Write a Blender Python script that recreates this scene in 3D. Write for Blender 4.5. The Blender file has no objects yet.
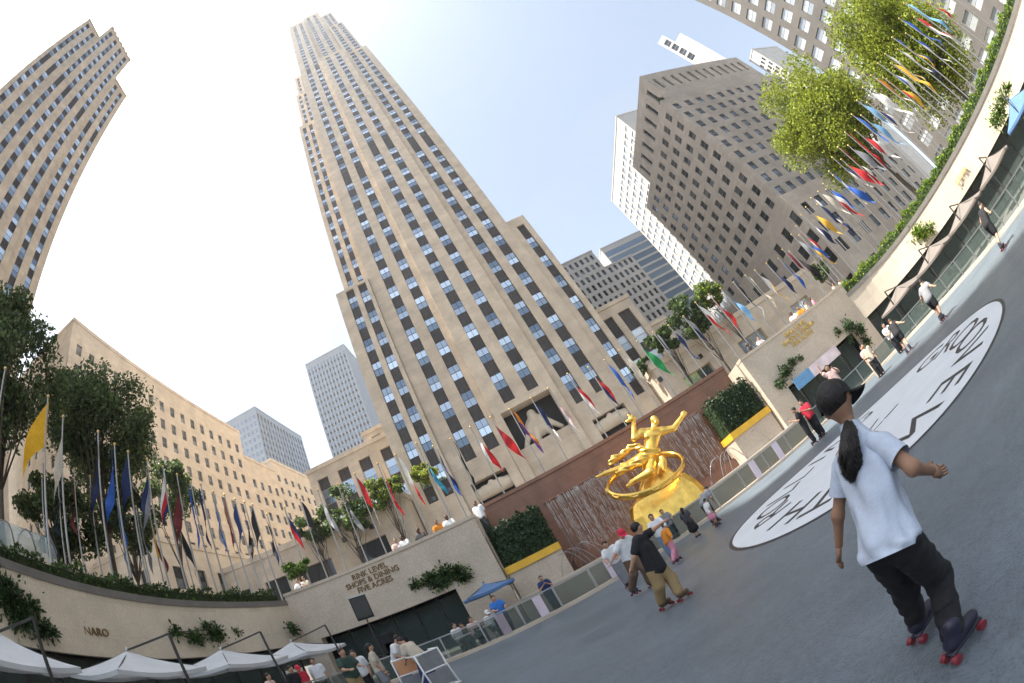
import bpy, bmesh, math, random
import numpy as np
from mathutils import Matrix, Vector, noise

SC = bpy.context.scene
COL = SC.collection
R = math.radians
rnd = random.Random(7)

# ---------------------------------------------------------------- camera
# world: X north along the fountain wall, Y west towards the tower, Z up from the rink floor
PITCH, ROLL, YAW, FPX, EYE = R(28.01), R(-30.97), R(8.5), 458.7, 1.5
cd = bpy.data.cameras.new('camera'); cam = bpy.data.objects.new('camera', cd); COL.objects.link(cam); SC.camera = cam
def lvl(x, y, z):
    c, s = math.cos(ROLL), math.sin(ROLL); x, y = x*c-y*s, x*s+y*c
    c, s = math.cos(PITCH), math.sin(PITCH); x, y, z = x, z*c-y*s, z*s+y*c
    c, s = math.cos(YAW), math.sin(YAW); return (x*c+y*s, -x*s+y*c, z)
_r, _u, _f = lvl(1, 0, 0), lvl(0, 1, 0), lvl(0, 0, 1)
cam.matrix_world = Matrix(((_r[0], _u[0], -_f[0], 0), (_r[1], _u[1], -_f[1], 0), (_r[2], _u[2], -_f[2], EYE), (0, 0, 0, 1)))
cd.type = 'PANO'; cd.panorama_type = 'FISHEYE_EQUISOLID'        # the photograph was taken with a 16 mm fisheye
cd.fisheye_lens = FPX*36/1024; cd.fisheye_fov = R(200); cd.sensor_width = 36; cd.sensor_height = 36*683/1024
cd.clip_start = 0.05; cd.clip_end = 6000

# ---------------------------------------------------------------- sky, sun, exposure
SUN_AZ, SUN_EL = R(-92), R(66)           # azimuth from +Y towards +X
sun_dir = Vector((math.sin(SUN_AZ)*math.cos(SUN_EL), math.cos(SUN_AZ)*math.cos(SUN_EL), math.sin(SUN_EL)))
wd = bpy.data.worlds.new('World'); SC.world = wd; wd.use_nodes = True
nt = wd.node_tree; bgn = nt.nodes['Background']
sky = nt.nodes.new('ShaderNodeTexSky'); sky.sky_type = 'NISHITA'; sky.sun_disc = False
sky.sun_elevation = SUN_EL; sky.sun_rotation = SUN_AZ
sky.air_density = 1.0; sky.dust_density = 1.5; sky.ozone_density = 1.0; sky.altitude = 20
hs = nt.nodes.new('ShaderNodeHueSaturation'); hs.inputs['Saturation'].default_value = .70      # hazy summer sky
nt.links.new(sky.outputs[0], hs.inputs['Color'])
wtc = nt.nodes.new('ShaderNodeTexCoord'); wmp = nt.nodes.new('ShaderNodeMapping'); wmp.inputs['Scale'].default_value = (1.6, 2.6, 4.2)
wno = nt.nodes.new('ShaderNodeTexNoise'); wno.inputs['Scale'].default_value = 1.7; wno.inputs['Detail'].default_value = 7; wno.inputs['Distortion'].default_value = .6
wrp = nt.nodes.new('ShaderNodeMapRange'); wrp.inputs[1].default_value = .52; wrp.inputs[2].default_value = .85; wrp.inputs[4].default_value = .45
nt.links.new(wtc.outputs['Generated'], wmp.inputs[0]); nt.links.new(wmp.outputs[0], wno.inputs['Vector']); nt.links.new(wno.outputs['Fac'], wrp.inputs[0])
wmx = nt.nodes.new('ShaderNodeMix'); wmx.data_type = 'RGBA'; wmx.inputs[7].default_value = (2.35, 2.4, 2.45, 1)     # thin veil of cirrus
nt.links.new(wrp.outputs[0], wmx.inputs[0]); nt.links.new(hs.outputs[0], wmx.inputs[6])
wt = nt.nodes.new('ShaderNodeMix'); wt.data_type = 'RGBA'; wt.blend_type = 'MULTIPLY'; wt.inputs[0].default_value = 1; wt.inputs[7].default_value = (1.0, 1.0, .94, 1)
nt.links.new(wmx.outputs[2], wt.inputs[6]); nt.links.new(wt.outputs[2], bgn.inputs[0]); bgn.inputs[1].default_value = 0.112
sl = bpy.data.lights.new('sun', 'SUN'); sl.energy = 5.0; sl.angle = R(0.6); sl.color = (1, .94, .85)
so = bpy.data.objects.new('sun', sl); COL.objects.link(so); so.rotation_euler = sun_dir.to_track_quat('Z', 'Y').to_euler()
vs = SC.view_settings; vs.view_transform = 'Standard'; vs.look = 'None'; vs.gamma = 1; vs.use_curve_mapping = False
vs.exposure = 1.6
SC.render.engine = 'CYCLES'
SC.cycles.use_denoising = True
SC.cycles.max_bounces = 6; SC.cycles.diffuse_bounces = 3; SC.cycles.glossy_bounces = 3; SC.cycles.transparent_max_bounces = 12

# ---------------------------------------------------------------- photo pixel -> point on a known plane
def ray(px, py):
    dx, dy = px-512, -(py-341.5); r = math.hypot(dx, dy) or 1e-6
    th = 2*math.asin(r/2/FPX); ph = math.atan2(dy, dx)
    return Vector(lvl(math.sin(th)*math.cos(ph), math.sin(th)*math.sin(ph), math.cos(th)))
def at(px, py, X=None, Y=None, Z=None, D=None):
    d = ray(px, py)
    if X is not None: t = X/d.x
    elif Y is not None: t = Y/d.y
    elif Z is not None: t = (Z-EYE)/d.z
    else: t = D/math.hypot(d.x, d.y)
    p = d*t; p.z += EYE
    return p

# ---------------------------------------------------------------- materials
MATS = {}
def mat(name, rgb, rough=.7, var=.12, scale=2., bump=0., bscale=None, metal=0., spec=.4, rand=0., trans=0., stretch=None, joints=None, fine=0.):
    m = bpy.data.materials.new(name); MATS[name] = m; m.use_nodes = True
    t = m.node_tree; N = t.nodes; L = t.links; b = N['Principled BSDF']
    b.inputs['Roughness'].default_value = rough; b.inputs['Metallic'].default_value = metal
    b.inputs['Specular IOR Level'].default_value = spec
    tc = N.new('ShaderNodeTexCoord'); vec = tc.outputs['Object']
    if stretch:
        mp = N.new('ShaderNodeMapping'); mp.inputs['Scale'].default_value = stretch; L.new(vec, mp.inputs[0]); vec = mp.outputs[0]
    no = N.new('ShaderNodeTexNoise'); no.inputs['Scale'].default_value = scale; no.inputs['Detail'].default_value = 5; no.inputs['Roughness'].default_value = .6
    L.new(vec, no.inputs['Vector'])
    fac = no.outputs['Fac']
    rm = N.new('ShaderNodeMapRange'); rm.inputs[1].default_value = .3; rm.inputs[2].default_value = .7
    rm.inputs[3].default_value = 1-var; rm.inputs[4].default_value = 1+var; L.new(fac, rm.inputs[0]); val = rm.outputs[0]
    def mul(a, bsock):
        x = N.new('ShaderNodeMath'); x.operation = 'MULTIPLY'; L.new(a, x.inputs[0]); L.new(bsock, x.inputs[1]); return x.outputs[0]
    if fine:
        n2 = N.new('ShaderNodeTexNoise'); n2.inputs['Scale'].default_value = scale*25; n2.inputs['Detail'].default_value = 2; L.new(vec, n2.inputs['Vector'])
        r2 = N.new('ShaderNodeMapRange'); r2.inputs[1].default_value = .3; r2.inputs[2].default_value = .7; r2.inputs[3].default_value = 1-fine; r2.inputs[4].default_value = 1+fine
        L.new(n2.outputs['Fac'], r2.inputs[0]); val = mul(val, r2.outputs[0])
    if rand:
        ge = N.new('ShaderNodeNewGeometry'); oi = N.new('ShaderNodeObjectInfo')
        ad = N.new('ShaderNodeMath'); ad.operation = 'ADD'; L.new(ge.outputs['Random Per Island'], ad.inputs[0]); L.new(oi.outputs['Random'], ad.inputs[1])
        fr = N.new('ShaderNodeMath'); fr.operation = 'FRACT'; L.new(ad.outputs[0], fr.inputs[0])
        r3 = N.new('ShaderNodeMapRange'); r3.inputs[3].default_value = 1-rand; r3.inputs[4].default_value = 1+rand; L.new(fr.outputs[0], r3.inputs[0]); val = mul(val, r3.outputs[0])
    if joints:                       # ashlar courses: (block length, course height, darkening)
        sx = N.new('ShaderNodeSeparateXYZ'); L.new(tc.outputs['Object'], sx.inputs[0])
        ad = N.new('ShaderNodeMath'); ad.operation = 'ADD'; L.new(sx.outputs[0], ad.inputs[0]); L.new(sx.outputs[1], ad.inputs[1])
        cb = N.new('ShaderNodeCombineXYZ'); L.new(ad.outputs[0], cb.inputs[0]); L.new(sx.outputs[2], cb.inputs[1])
        br = N.new('ShaderNodeTexBrick'); br.inputs['Scale'].default_value = 1; br.inputs['Brick Width'].default_value = joints[0]; br.inputs['Row Height'].default_value = joints[1]
        br.inputs['Mortar Size'].default_value = joints[3] if len(joints) > 3 else .02; br.inputs['Color1'].default_value = (1, 1, 1, 1); br.inputs['Color2'].default_value = (.88, .88, .88, 1)
        d = 1-joints[2]; br.inputs['Mortar'].default_value = (d, d, d, 1); L.new(cb.outputs[0], br.inputs['Vector'])
        sp = N.new('ShaderNodeSeparateColor'); L.new(br.outputs['Color'], sp.inputs[0]); val = mul(val, sp.outputs[0])
    mx = N.new('ShaderNodeMix'); mx.data_type = 'RGBA'; mx.blend_type = 'MULTIPLY'; mx.inputs[0].default_value = 1
    mx.inputs[6].default_value = (*rgb, 1); L.new(val, mx.inputs[7]); L.new(mx.outputs[2], b.inputs['Base Color'])
    if bump:
        bn = N.new('ShaderNodeTexNoise'); bn.inputs['Scale'].default_value = bscale or scale*10; bn.inputs['Detail'].default_value = 4; L.new(vec, bn.inputs['Vector'])
        bu = N.new('ShaderNodeBump'); bu.inputs['Strength'].default_value = bump; bu.inputs['Distance'].default_value = .02; L.new(bn.outputs['Fac'], bu.inputs['Height']); L.new(bu.outputs[0], b.inputs['Normal'])
    if trans:
        tr = N.new('ShaderNodeBsdfTranslucent'); L.new(mx.outputs[2], tr.inputs[0]); ms = N.new('ShaderNodeMixShader'); ms.inputs[0].default_value = trans
        L.new(b.outputs[0], ms.inputs[1]); L.new(tr.outputs[0], ms.inputs[2]); L.new(ms.outputs[0], N['Material Output'].inputs[0])
    return m
def glass_mat(name, dark, light, rough=.07, metal=.75, p=.55):
    """reflective facade glazing: each pane differs (blinds, lit rooms)"""
    m = bpy.data.materials.new(name); MATS[name] = m; m.use_nodes = True
    t = m.node_tree; N = t.nodes; L = t.links; b = N['Principled BSDF']
    ge = N.new('ShaderNodeNewGeometry'); oi = N.new('ShaderNodeObjectInfo')
    ad = N.new('ShaderNodeMath'); ad.operation = 'ADD'; L.new(ge.outputs['Random Per Island'], ad.inputs[0]); L.new(oi.outputs['Random'], ad.inputs[1])
    fr = N.new('ShaderNodeMath'); fr.operation = 'FRACT'; L.new(ad.outputs[0], fr.inputs[0])
    rp = N.new('ShaderNodeValToRGB'); e = rp.color_ramp.elements
    e[0].position = 0; e[0].color = (*dark, 1); e[1].position = 1; e[1].color = (*light, 1)
    x = e.new(p); x.color = tuple(dark[i]*.6+light[i]*.4 for i in range(3))+(1,)
    L.new(fr.outputs[0], rp.inputs[0]); L.new(rp.outputs[0], b.inputs['Base Color'])
    b.inputs['Metallic'].default_value = metal; b.inputs['Roughness'].default_value = rough
    tc = N.new('ShaderNodeTexCoord'); bn = N.new('ShaderNodeTexNoise'); bn.inputs['Scale'].default_value = .7; L.new(tc.outputs['Object'], bn.inputs['Vector'])
    bu = N.new('ShaderNodeBump'); bu.inputs['Strength'].default_value = .08; bu.inputs['Distance'].default_value = .1; L.new(bn.outputs['Fac'], bu.inputs['Height']); L.new(bu.outputs[0], b.inputs['Normal'])
    return m
def clear_glass(name, tint, alpha, rough=.03):
    m = bpy.data.materials.new(name); MATS[name] = m; m.use_nodes = True
    t = m.node_tree; N = t.nodes; L = t.links; b = N['Principled BSDF']
    b.inputs['Base Color'].default_value = (*tint, 1); b.inputs['Roughness'].default_value = rough
    tr = N.new('ShaderNodeBsdfTransparent'); tr.inputs[0].default_value = (*(min(1, .6+.5*c) for c in tint), 1)
    ms = N.new('ShaderNodeMixShader'); ms.inputs[0].default_value = alpha
    L.new(tr.outputs[0], ms.inputs[1]); L.new(b.outputs[0], ms.inputs[2]); L.new(ms.outputs[0], N['Material Output'].inputs[0])
    return m

mat('limestone', (.585, .485, .375), .85, .17, .42, .15, 6, joints=(1.6, .8, .14), fine=.09)
mat('limestone_pale', (.67, .57, .445), .85, .13, .3, .1, 6, joints=(1.5, .75, .08), fine=.05)
mat('limestone_grey', (.52, .455, .385), .85, .14, .25, .15, 6, joints=(1.4, .7, .10), fine=.05)
mat('limestone_shaded', (.13, .12, .108), .85, .12, .3, .1, 6, fine=.05)  # shade on the top right tower is put into this darkened stone colour
mat('concrete_light', (.52, .50, .47), .8, .08, .4)
mat('concrete_white', (.50, .48, .45), .75, .05, .4)
mat('concrete_haze', (.30, .335, .38), .8, .05, .2)  # distance haze mixed into the concrete colour of the far towers
mat('spandrel', (.055, .045, .04), .5, .25, 1.5, rand=.25)
mat('frame_dark', (.05, .048, .045), .45, .1)
mat('frame_pale', (.34, .33, .31), .5, .1)
mat('roof_grey', (.18, .17, .16), .9, .2)
glass_mat('window_glass', (.13, .17, .22), (.72, .80, .88), .06, .8, .5)
glass_mat('window_glass_dark', (.03, .035, .04), (.22, .24, .26), .08, .6, .75)
glass_mat('window_glass_pale', (.30, .33, .36), (.85, .88, .9), .15, .45, .4)
glass_mat('glass_curtain', (.17, .23, .31), (.27, .34, .42), .25, .45, .5)  # muted, low-contrast panes: distance haze put into the glass colours
mat('granite_grey', (.57, .475, .375), .75, .09, .9, .25, 60, fine=.16, joints=(2.6, 1.35, .10, .012))
mat('granite_pale', (.63, .54, .425), .75, .09, .8, .2, 60, fine=.13, joints=(2.4, 1.2, .10, .012))
mat('granite_red', (.23, .115, .075), .45, .2, 1.2, .1, 40, joints=(1.9, .95, .25), fine=.12)
mat('coping', (.17, .155, .14), .7, .12, 1.5, fine=.1)
mat('paving', (.30, .275, .25), .85, .15, .8, .2, 30)
mat('street', (.20, .19, .18), .9, .15, .6)
mat('asphalt', (.06, .06, .06), .9, .15, .6)
mat('rink_tile', (.106, .130, .152), .36, .17, .5, .55, 55, fine=.10)
mat('white_vinyl', (.62, .65, .68), .5, .06, 1.2)
mat('black_vinyl', (.035, .035, .038), .5, .1, 2)
mat('white_paint', (.74, .74, .72), .45, .06, 3)
mat('canvas_white', (.66, .67, .68), .8, .07, 1.5, trans=.25)
mat('canvas_taupe', (.20, .175, .155), .85, .08, 1.5, trans=.2)
mat('canvas_blue', (.10, .19, .36), .8, .08, 1.5, trans=.15)
mat('steel', (.42, .42, .42), .35, .1, 4, metal=.8)
mat('steel_dark', (.05, .048, .045), .45, .15, 4, metal=.3)
mat('pole_metal', (.34, .33, .32), .35, .08, 3, metal=.75)
mat('brass', (.55, .40, .16), .4, .15, 6, metal=.7)
mat('bronze_letter', (.20, .13, .055), .45, .15, 8, metal=.5)
mat('gold_letter', (.62, .43, .14), .45, .1, 8, metal=.3)
mat('gold', (.88, .56, .13), .30, .22, 3, .35, 7, metal=.88)
mat('gold_paint', (.72, .42, .04), .5, .1, 2)
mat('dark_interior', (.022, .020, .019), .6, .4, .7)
mat('bark', (.10, .08, .06), .9, .3, 6, .6, 20)
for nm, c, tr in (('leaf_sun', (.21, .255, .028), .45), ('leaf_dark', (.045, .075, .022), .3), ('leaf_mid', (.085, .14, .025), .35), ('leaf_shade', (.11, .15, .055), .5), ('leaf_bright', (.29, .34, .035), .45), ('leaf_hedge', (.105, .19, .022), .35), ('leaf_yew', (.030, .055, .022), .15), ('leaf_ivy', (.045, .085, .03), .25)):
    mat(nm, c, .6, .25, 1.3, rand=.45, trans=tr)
clear_glass('rail_glass', (.20, .25, .23), .22)
clear_glass('kiosk_glass', (.55, .65, .66), .35)
mat('water', (.34, .33, .33), .15, .2, 6, trans=.3)
mat('panel_pink', (.66, .55, .60), .5, .08, 2)
mat('panel_screen', (.62, .52, .54), .4, .25, 1.2)
mat('rubber_black', (.02, .02, .02), .7, .2, 4)
mat('wheel_red', (.20, .028, .04), .4, .1, 5)
mat('skin', (.46, .26, .17), .55, .06, 6)
mat('skin_brown', (.31, .17, .105), .55, .06, 6)
mat('skin_dark', (.10, .05, .03), .55, .06, 6)
mat('hair_dark', (.012, .009, .008), .5, .3, 30, .5, 120, stretch=(1, 1, .15))
mat('skate_boot', (.022, .022, .040), .4, .2, 8)
mat('hair_brown', (.07, .035, .018), .5, .3, 30)

# ---------------------------------------------------------------- mesh building
def props(o, label=None, cat=None, group=None, kind=None):
    for k, v in (('label', label), ('category', cat), ('group', group), ('kind', kind)):
        if v: o[k] = v
    return o
def attach(o, parent):
    o.parent = parent
    o.matrix_parent_inverse = Matrix.Translation(-parent.location)
def root(name, loc, label, cat, group=None, kind=None):
    o = bpy.data.objects.new(name, None); COL.objects.link(o); o.location = loc; o.empty_display_size = .2
    return props(o, label, cat, group, kind)
class MB:
    """collects polygons; build() links them as one mesh object (vertices in world coordinates)"""
    def __init__(s): s.v = []; s.f = []; s.m = []
    def add(s, vs, fs, mi=0):
        o = len(s.v); s.v.extend(tuple(p) for p in vs); s.f.extend(tuple(i+o for i in f) for f in fs); s.m.extend([mi]*len(fs)); return s
    def quad(s, a, b, c, d, mi=0): return s.add([a, b, c, d], [(0, 1, 2, 3)], mi)
    def box(s, lo, hi, mi=0, bev=0):
        x0, y0, z0 = lo; x1, y1, z1 = hi
        return s.add([(x0, y0, z0), (x1, y0, z0), (x1, y1, z0), (x0, y1, z0), (x0, y0, z1), (x1, y0, z1), (x1, y1, z1), (x0, y1, z1)],
                     [(0, 3, 2, 1), (4, 5, 6, 7), (0, 1, 5, 4), (1, 2, 6, 5), (2, 3, 7, 6), (3, 0, 4, 7)], mi)
    def obox(s, c, ax, ay, az, mi=0):
        """box from centre and three half-extent vectors"""
        c, ax, ay, az = Vector(c), Vector(ax), Vector(ay), Vector(az)
        p = [c+i*ax+j*ay+k*az for k in (-1, 1) for j in (-1, 1) for i in (-1, 1)]
        return s.add(p, [(0, 2, 3, 1), (4, 5, 7, 6), (0, 1, 5, 4), (1, 3, 7, 5), (3, 2, 6, 7), (2, 0, 4, 6)], mi)
    def bar(s, a, b, w, h, mi=0, up=(0, 0, 1)):
        a, b = Vector(a), Vector(b); d = (b-a); L = d.length or 1e-6; d /= L
        sd = d.cross(Vector(up)); sd = sd.normalized() if sd.length > 1e-4 else Vector((1, 0, 0)); u = sd.cross(d)
        return s.obox((a+b)/2, d*L/2, sd*w/2, u*h/2, mi)
    def tube(s, pts, rs, n=8, mi=0, cap=True):
        pts = [Vector(p) for p in pts]; rs = rs if hasattr(rs, '__len__') else [rs]*len(pts); o = len(s.v)
        ref = None
        for i, p in enumerate(pts):
            d = (pts[min(i+1, len(pts)-1)]-pts[max(i-1, 0)]).normalized()
            if ref is None: ref = d.cross(Vector((0, 0, 1))) if abs(d.z) < .95 else d.cross(Vector((1, 0, 0)))
            a = (ref-d*ref.dot(d)).normalized(); ref = a; b = d.cross(a)
            for k in range(n): t = 2*math.pi*k/n; s.v.append(tuple(p+rs[i]*(math.cos(t)*a+math.sin(t)*b)))
        for i in range(len(pts)-1):
            for k in range(n): s.f.append((o+i*n+k, o+i*n+(k+1) % n, o+(i+1)*n+(k+1) % n, o+(i+1)*n+k)); s.m.append(mi)
        if cap:
            s.f.append(tuple(o+k for k in reversed(range(n)))); s.m.append(mi)
            e = o+(len(pts)-1)*n; s.f.append(tuple(e+k for k in range(n))); s.m.append(mi)
        return s
    def ball(s, c, r, nu=8, nv=6, mi=0):
        rx, ry, rz = r if hasattr(r, '__len__') else (r, r, r); o = len(s.v); c = Vector(c)
        for j in range(1, nv):
            ph = math.pi*j/nv
            for i in range(nu): t = 2*math.pi*i/nu; s.v.append((c.x+rx*math.sin(ph)*math.cos(t), c.y+ry*math.sin(ph)*math.sin(t), c.z+rz*math.cos(ph)))
        s.v.append((c.x, c.y, c.z+rz)); s.v.append((c.x, c.y, c.z-rz)); T, B = len(s.v)-2, len(s.v)-1
        for j in range(nv-2):
            for i in range(nu): s.f.append((o+j*nu+i, o+(j+1)*nu+i, o+(j+1)*nu+(i+1) % nu, o+j*nu+(i+1) % nu)); s.m.append(mi)
        for i in range(nu):
            s.f.append((T, o+i, o+(i+1) % nu)); s.m.append(mi); q = o+(nv-2)*nu; s.f.append((B, q+(i+1) % nu, q+i)); s.m.append(mi)
        return s
    def build(s, name, mats, parent=None, smooth=False, loc=None, mesh_only=False):
        me = bpy.data.meshes.new(name)
        L = Vector(loc) if loc is not None else None
        me.from_pydata([(p[0]-L.x, p[1]-L.y, p[2]-L.z) for p in s.v] if L else s.v, [], s.f)
        for m_ in (mats if isinstance(mats, (list, tuple)) else [mats]): me.materials.append(MATS[m_])
        if len(set(s.m)) > 1: me.polygons.foreach_set('material_index', s.m)
        if smooth: me.polygons.foreach_set('use_smooth', [True]*len(me.polygons))
        me.update()
        if mesh_only: return me
        o = bpy.data.objects.new(name, me); COL.objects.link(o)
        if L: o.location = L
        if parent: attach(o, parent)
        return o
def place(name, me, loc, rz, parent=None):
    o = bpy.data.objects.new(name, me); COL.objects.link(o); o.location = loc; o.rotation_euler = (0, 0, rz)
    if parent: attach(o, parent)
    return o
ORD = 'first second third fourth fifth sixth seventh eighth ninth tenth eleventh twelfth thirteenth fourteenth fifteenth sixteenth seventeenth eighteenth nineteenth twentieth'.split()
def ordinal(n):
    tens = {20: 'twenty', 30: 'thirty', 40: 'forty'}
    return ORD[n-1] if n <= 20 else tens[n//10*10]+'-'+ORD[n % 10-1] if n % 10 else {30: 'thirtieth', 40: 'fortieth'}[n]

# ---------------------------------------------------------------- implicit surfaces (bodies, statue)
def sdf_mesh(prims, res, k=.03, warp=None):
    """smooth union of round cones ('c',a,b,ra,rb) and ellipsoids ('e',c,(rx,ry,rz),rot) meshed with surface nets"""
    lo = np.full(3, 1e9); hi = -lo
    for p in prims:
        if p[0] == 'c': q = np.array([p[1], p[2]], float); r = max(p[3], p[4])
        else: q = np.array([p[1]], float); r = max(p[2])
        lo = np.minimum(lo, q.min(0)-r); hi = np.maximum(hi, q.max(0)+r)
    lo -= 2.5*res+k; hi += 2.5*res+k
    n = np.ceil((hi-lo)/res).astype(int)+1
    F = np.full(n, 1e3, np.float32)
    for p in prims:
        if p[0] == 'c': q = np.array([p[1], p[2]], float); r = max(p[3], p[4])
        else: q = np.array([p[1]], float); r = max(p[2])
        a = np.maximum(((q.min(0)-r-k*1.5-lo)/res).astype(int)-1, 0); b = np.minimum(((q.max(0)+r+k*1.5-lo)/res).astype(int)+3, n)
        gx = [lo[i]+res*np.arange(a[i], b[i]) for i in range(3)]
        X, Y, Z = np.meshgrid(*gx, indexing='ij')
        if warp: X, Y, Z = warp(X, Y, Z)
        P = np.stack([X, Y, Z], -1)
        if p[0] == 'c':
            A, B = q; d = B-A; h = np.clip(((P-A)@d)/max(d@d, 1e-12), 0, 1)
            D = np.linalg.norm(P-A-h[..., None]*d, axis=-1)-(p[3]+(p[4]-p[3])*h)
        else:
            V = P-q[0]
            if len(p) > 3 and p[3] is not None: V = V@np.array(p[3], float)
            rr = np.array(p[2]); k0 = np.linalg.norm(V/rr, axis=-1); k1 = np.linalg.norm(V/rr**2, axis=-1)
            D = k0*(k0-1)/np.maximum(k1, 1e-6)
        S = F[a[0]:b[0], a[1]:b[1], a[2]:b[2]]
        h = np.clip(.5+.5*(S-D)/k, 0, 1); h = np.where(np.abs(S-D) >= k, (S > D)*1., h)
        F[a[0]:b[0], a[1]:b[1], a[2]:b[2]] = S+(D-S)*h-k*h*(1-h)
    I = F < 0
    C = np.zeros(n-1, np.int8); off = [(i, j, l) for i in (0, 1) for j in (0, 1) for l in (0, 1)]
    for o in off: C += I[o[0]:n[0]-1+o[0], o[1]:n[1]-1+o[1], o[2]:n[2]-1+o[2]]
    act = (C > 0) & (C < 8); idx = -np.ones(n-1, int); c = np.argwhere(act); idx[act] = np.arange(len(c))
    val = np.stack([F[c[:, 0]+o[0], c[:, 1]+o[1], c[:, 2]+o[2]] for o in off], 1)
    acc = np.zeros((len(c), 3)); cnt = np.zeros(len(c))
    for e0 in range(8):
        for e1 in range(e0+1, 8):
            if sum(abs(off[e0][i]-off[e1][i]) for i in range(3)) != 1: continue
            f0, f1 = val[:, e0], val[:, e1]; s = (f0 < 0) != (f1 < 0); t = np.where(s, f0/np.where(s, f0-f1, 1), 0)[:, None]
            acc += np.where(s[:, None], np.array(off[e0])*(1-t)+np.array(off[e1])*t, 0); cnt += s
    V = lo+res*(c+acc/cnt[:, None])
    faces = []
    for ax in range(3):
        b, g = [(1, 2), (2, 0), (0, 1)][ax]
        sl0 = [slice(None)]*3; sl1 = [slice(None)]*3; sl0[ax] = slice(0, n[ax]-1); sl1[ax] = slice(1, n[ax])
        ch = I[tuple(sl0)] != I[tuple(sl1)]; E = np.argwhere(ch)
        E = E[(E[:, b] > 0) & (E[:, g] > 0) & (E[:, b] < n[b]-1) & (E[:, g] < n[g]-1)]
        ins = I[E[:, 0], E[:, 1], E[:, 2]]
        def ci(db, dg):
            q = E.copy(); q[:, b] += db; q[:, g] += dg; return idx[q[:, 0], q[:, 1], q[:, 2]]
        Q = np.stack([ci(-1, -1), ci(0, -1), ci(0, 0), ci(-1, 0)], 1)
        Q[~ins] = Q[~ins][:, ::-1]; faces.append(Q)
    Fq = np.concatenate(faces); Fq = Fq[(Fq >= 0).all(1)]
    return V, Fq
def sdf_into(mb, prims, res, k=.03, mi=0):
    V, Q = sdf_mesh(prims, res, k); mb.add(V.tolist(), Q.tolist(), mi); return mb
# ================================================================ ground at street level (with the sunken plaza cut out)
ZS = 4.5
SOUTH = [(-13.9, 21.0), (-14.45, 17), (-14.75, 13), (-14.6, 9), (-14.25, 5.5), (-13.8, 0), (-13.2, -8), (-12, -16)]
NORTH = [(23.2, 21.0), (25.6, 20.2), (27.6, 18.4), (29.0, 15), (29.9, 10), (30.9, 4), (32.2, -3), (33.6, -9), (35, -16)]
HOLE = [(x-.35, y) for x, y in reversed(SOUTH)] + [(-14.3, 21.5), (-2.6, 21.5), (-2.6, 23.4), (13.1, 23.4), (13.1, 21.5)] + [(x+.35, y+.2) for x, y in NORTH]
cx, cy = 6., 6.
mb = MB(); n = len(HOLE); ring = []
for k, Rr in enumerate((1, 60, 300, 900)):
    for x, y in HOLE:
        d = Vector((x-cx, y-cy)).normalized(); ring.append((x, y, ZS) if k == 0 else (cx+d.x*Rr, cy+d.y*Rr, ZS))
faces = [(k*n+i, k*n+(i+1) % n, (k+1)*n+(i+1) % n, (k+1)*n+i) for k in range(3) for i in range(n)]
mb.add(ring, faces); props(mb.build('street_ground', 'street'), kind='structure')
mb = MB(); mb.box((-120, 33.5, ZS), (160, 42, ZS+.012)); props(mb.build('road', 'asphalt'), kind='structure')

# ================================================================ window / facade helpers
_wm = {}
def window_mesh(w, h, style='hung', glass='window_glass', frame='frame_pale'):
    key = (round(w, 2), round(h, 2), style, glass, frame)
    if key in _wm: return _wm[key]
    mb = MB(); t = .05 if h < 3 else .08; a, b = w/2, h/2
    mb.box((-a, -.05, -b), (-a+t, .05, b), 1); mb.box((a-t, -.05, -b), (a, .05, b), 1)
    mb.box((-a+t, -.05, b-t), (a-t, .05, b), 1); mb.box((-a+t, -.05, -b), (a-t, .05, -b+t), 1)
    if style == 'hung':
        mb.box((-a+t, -.04, -t/2), (a-t, .04, t/2), 1); cells = [(-a+t, a-t, -b+t, -t/2), (-a+t, a-t, t/2, b-t)]
    elif style == 'cross':
        mb.box((-a+t, -.04, -t/2), (a-t, .04, t/2), 1); mb.box((-t/2, -.035, -b+t), (t/2, .035, -t/2), 1); mb.box((-t/2, -.035, t/2), (t/2, .035, b-t), 1)
        cells = [(-a+t, a-t, -b+t, -t/2), (-a+t, a-t, t/2, b-t)]
    elif style == 'pair':
        mb.box((-t/2, -.04, -b+t), (t/2, .04, b-t), 1); cells = [(-a+t, -t/2, -b+t, b-t), (t/2, a-t, -b+t, b-t)]
    else: cells = [(-a+t, a-t, -b+t, b-t)]
    for x0, x1, z0, z1 in cells: mb.quad((x0, 0, z0), (x1, 0, z0), (x1, 0, z1), (x0, 0, z1), 0)
    _wm[key] = mb.build('window', [glass, frame], mesh_only=True); return _wm[key]
def panel_mesh(w, h, m_, ribs=3):
    key = ('p', round(w, 2), round(h, 2), m_)
    if key in _wm: return _wm[key]
    mb = MB(); mb.box((-w/2, -.02, -h/2), (w/2, .05, h/2))
    for i in range(ribs): x = -w/2+w*(i+.5)/ribs; mb.box((x-.05, -.07, -h/2+.08), (x+.05, -.02, h/2-.08))
    _wm[key] = mb.build('spandrel', m_, mesh_only=True); return _wm[key]
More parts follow.
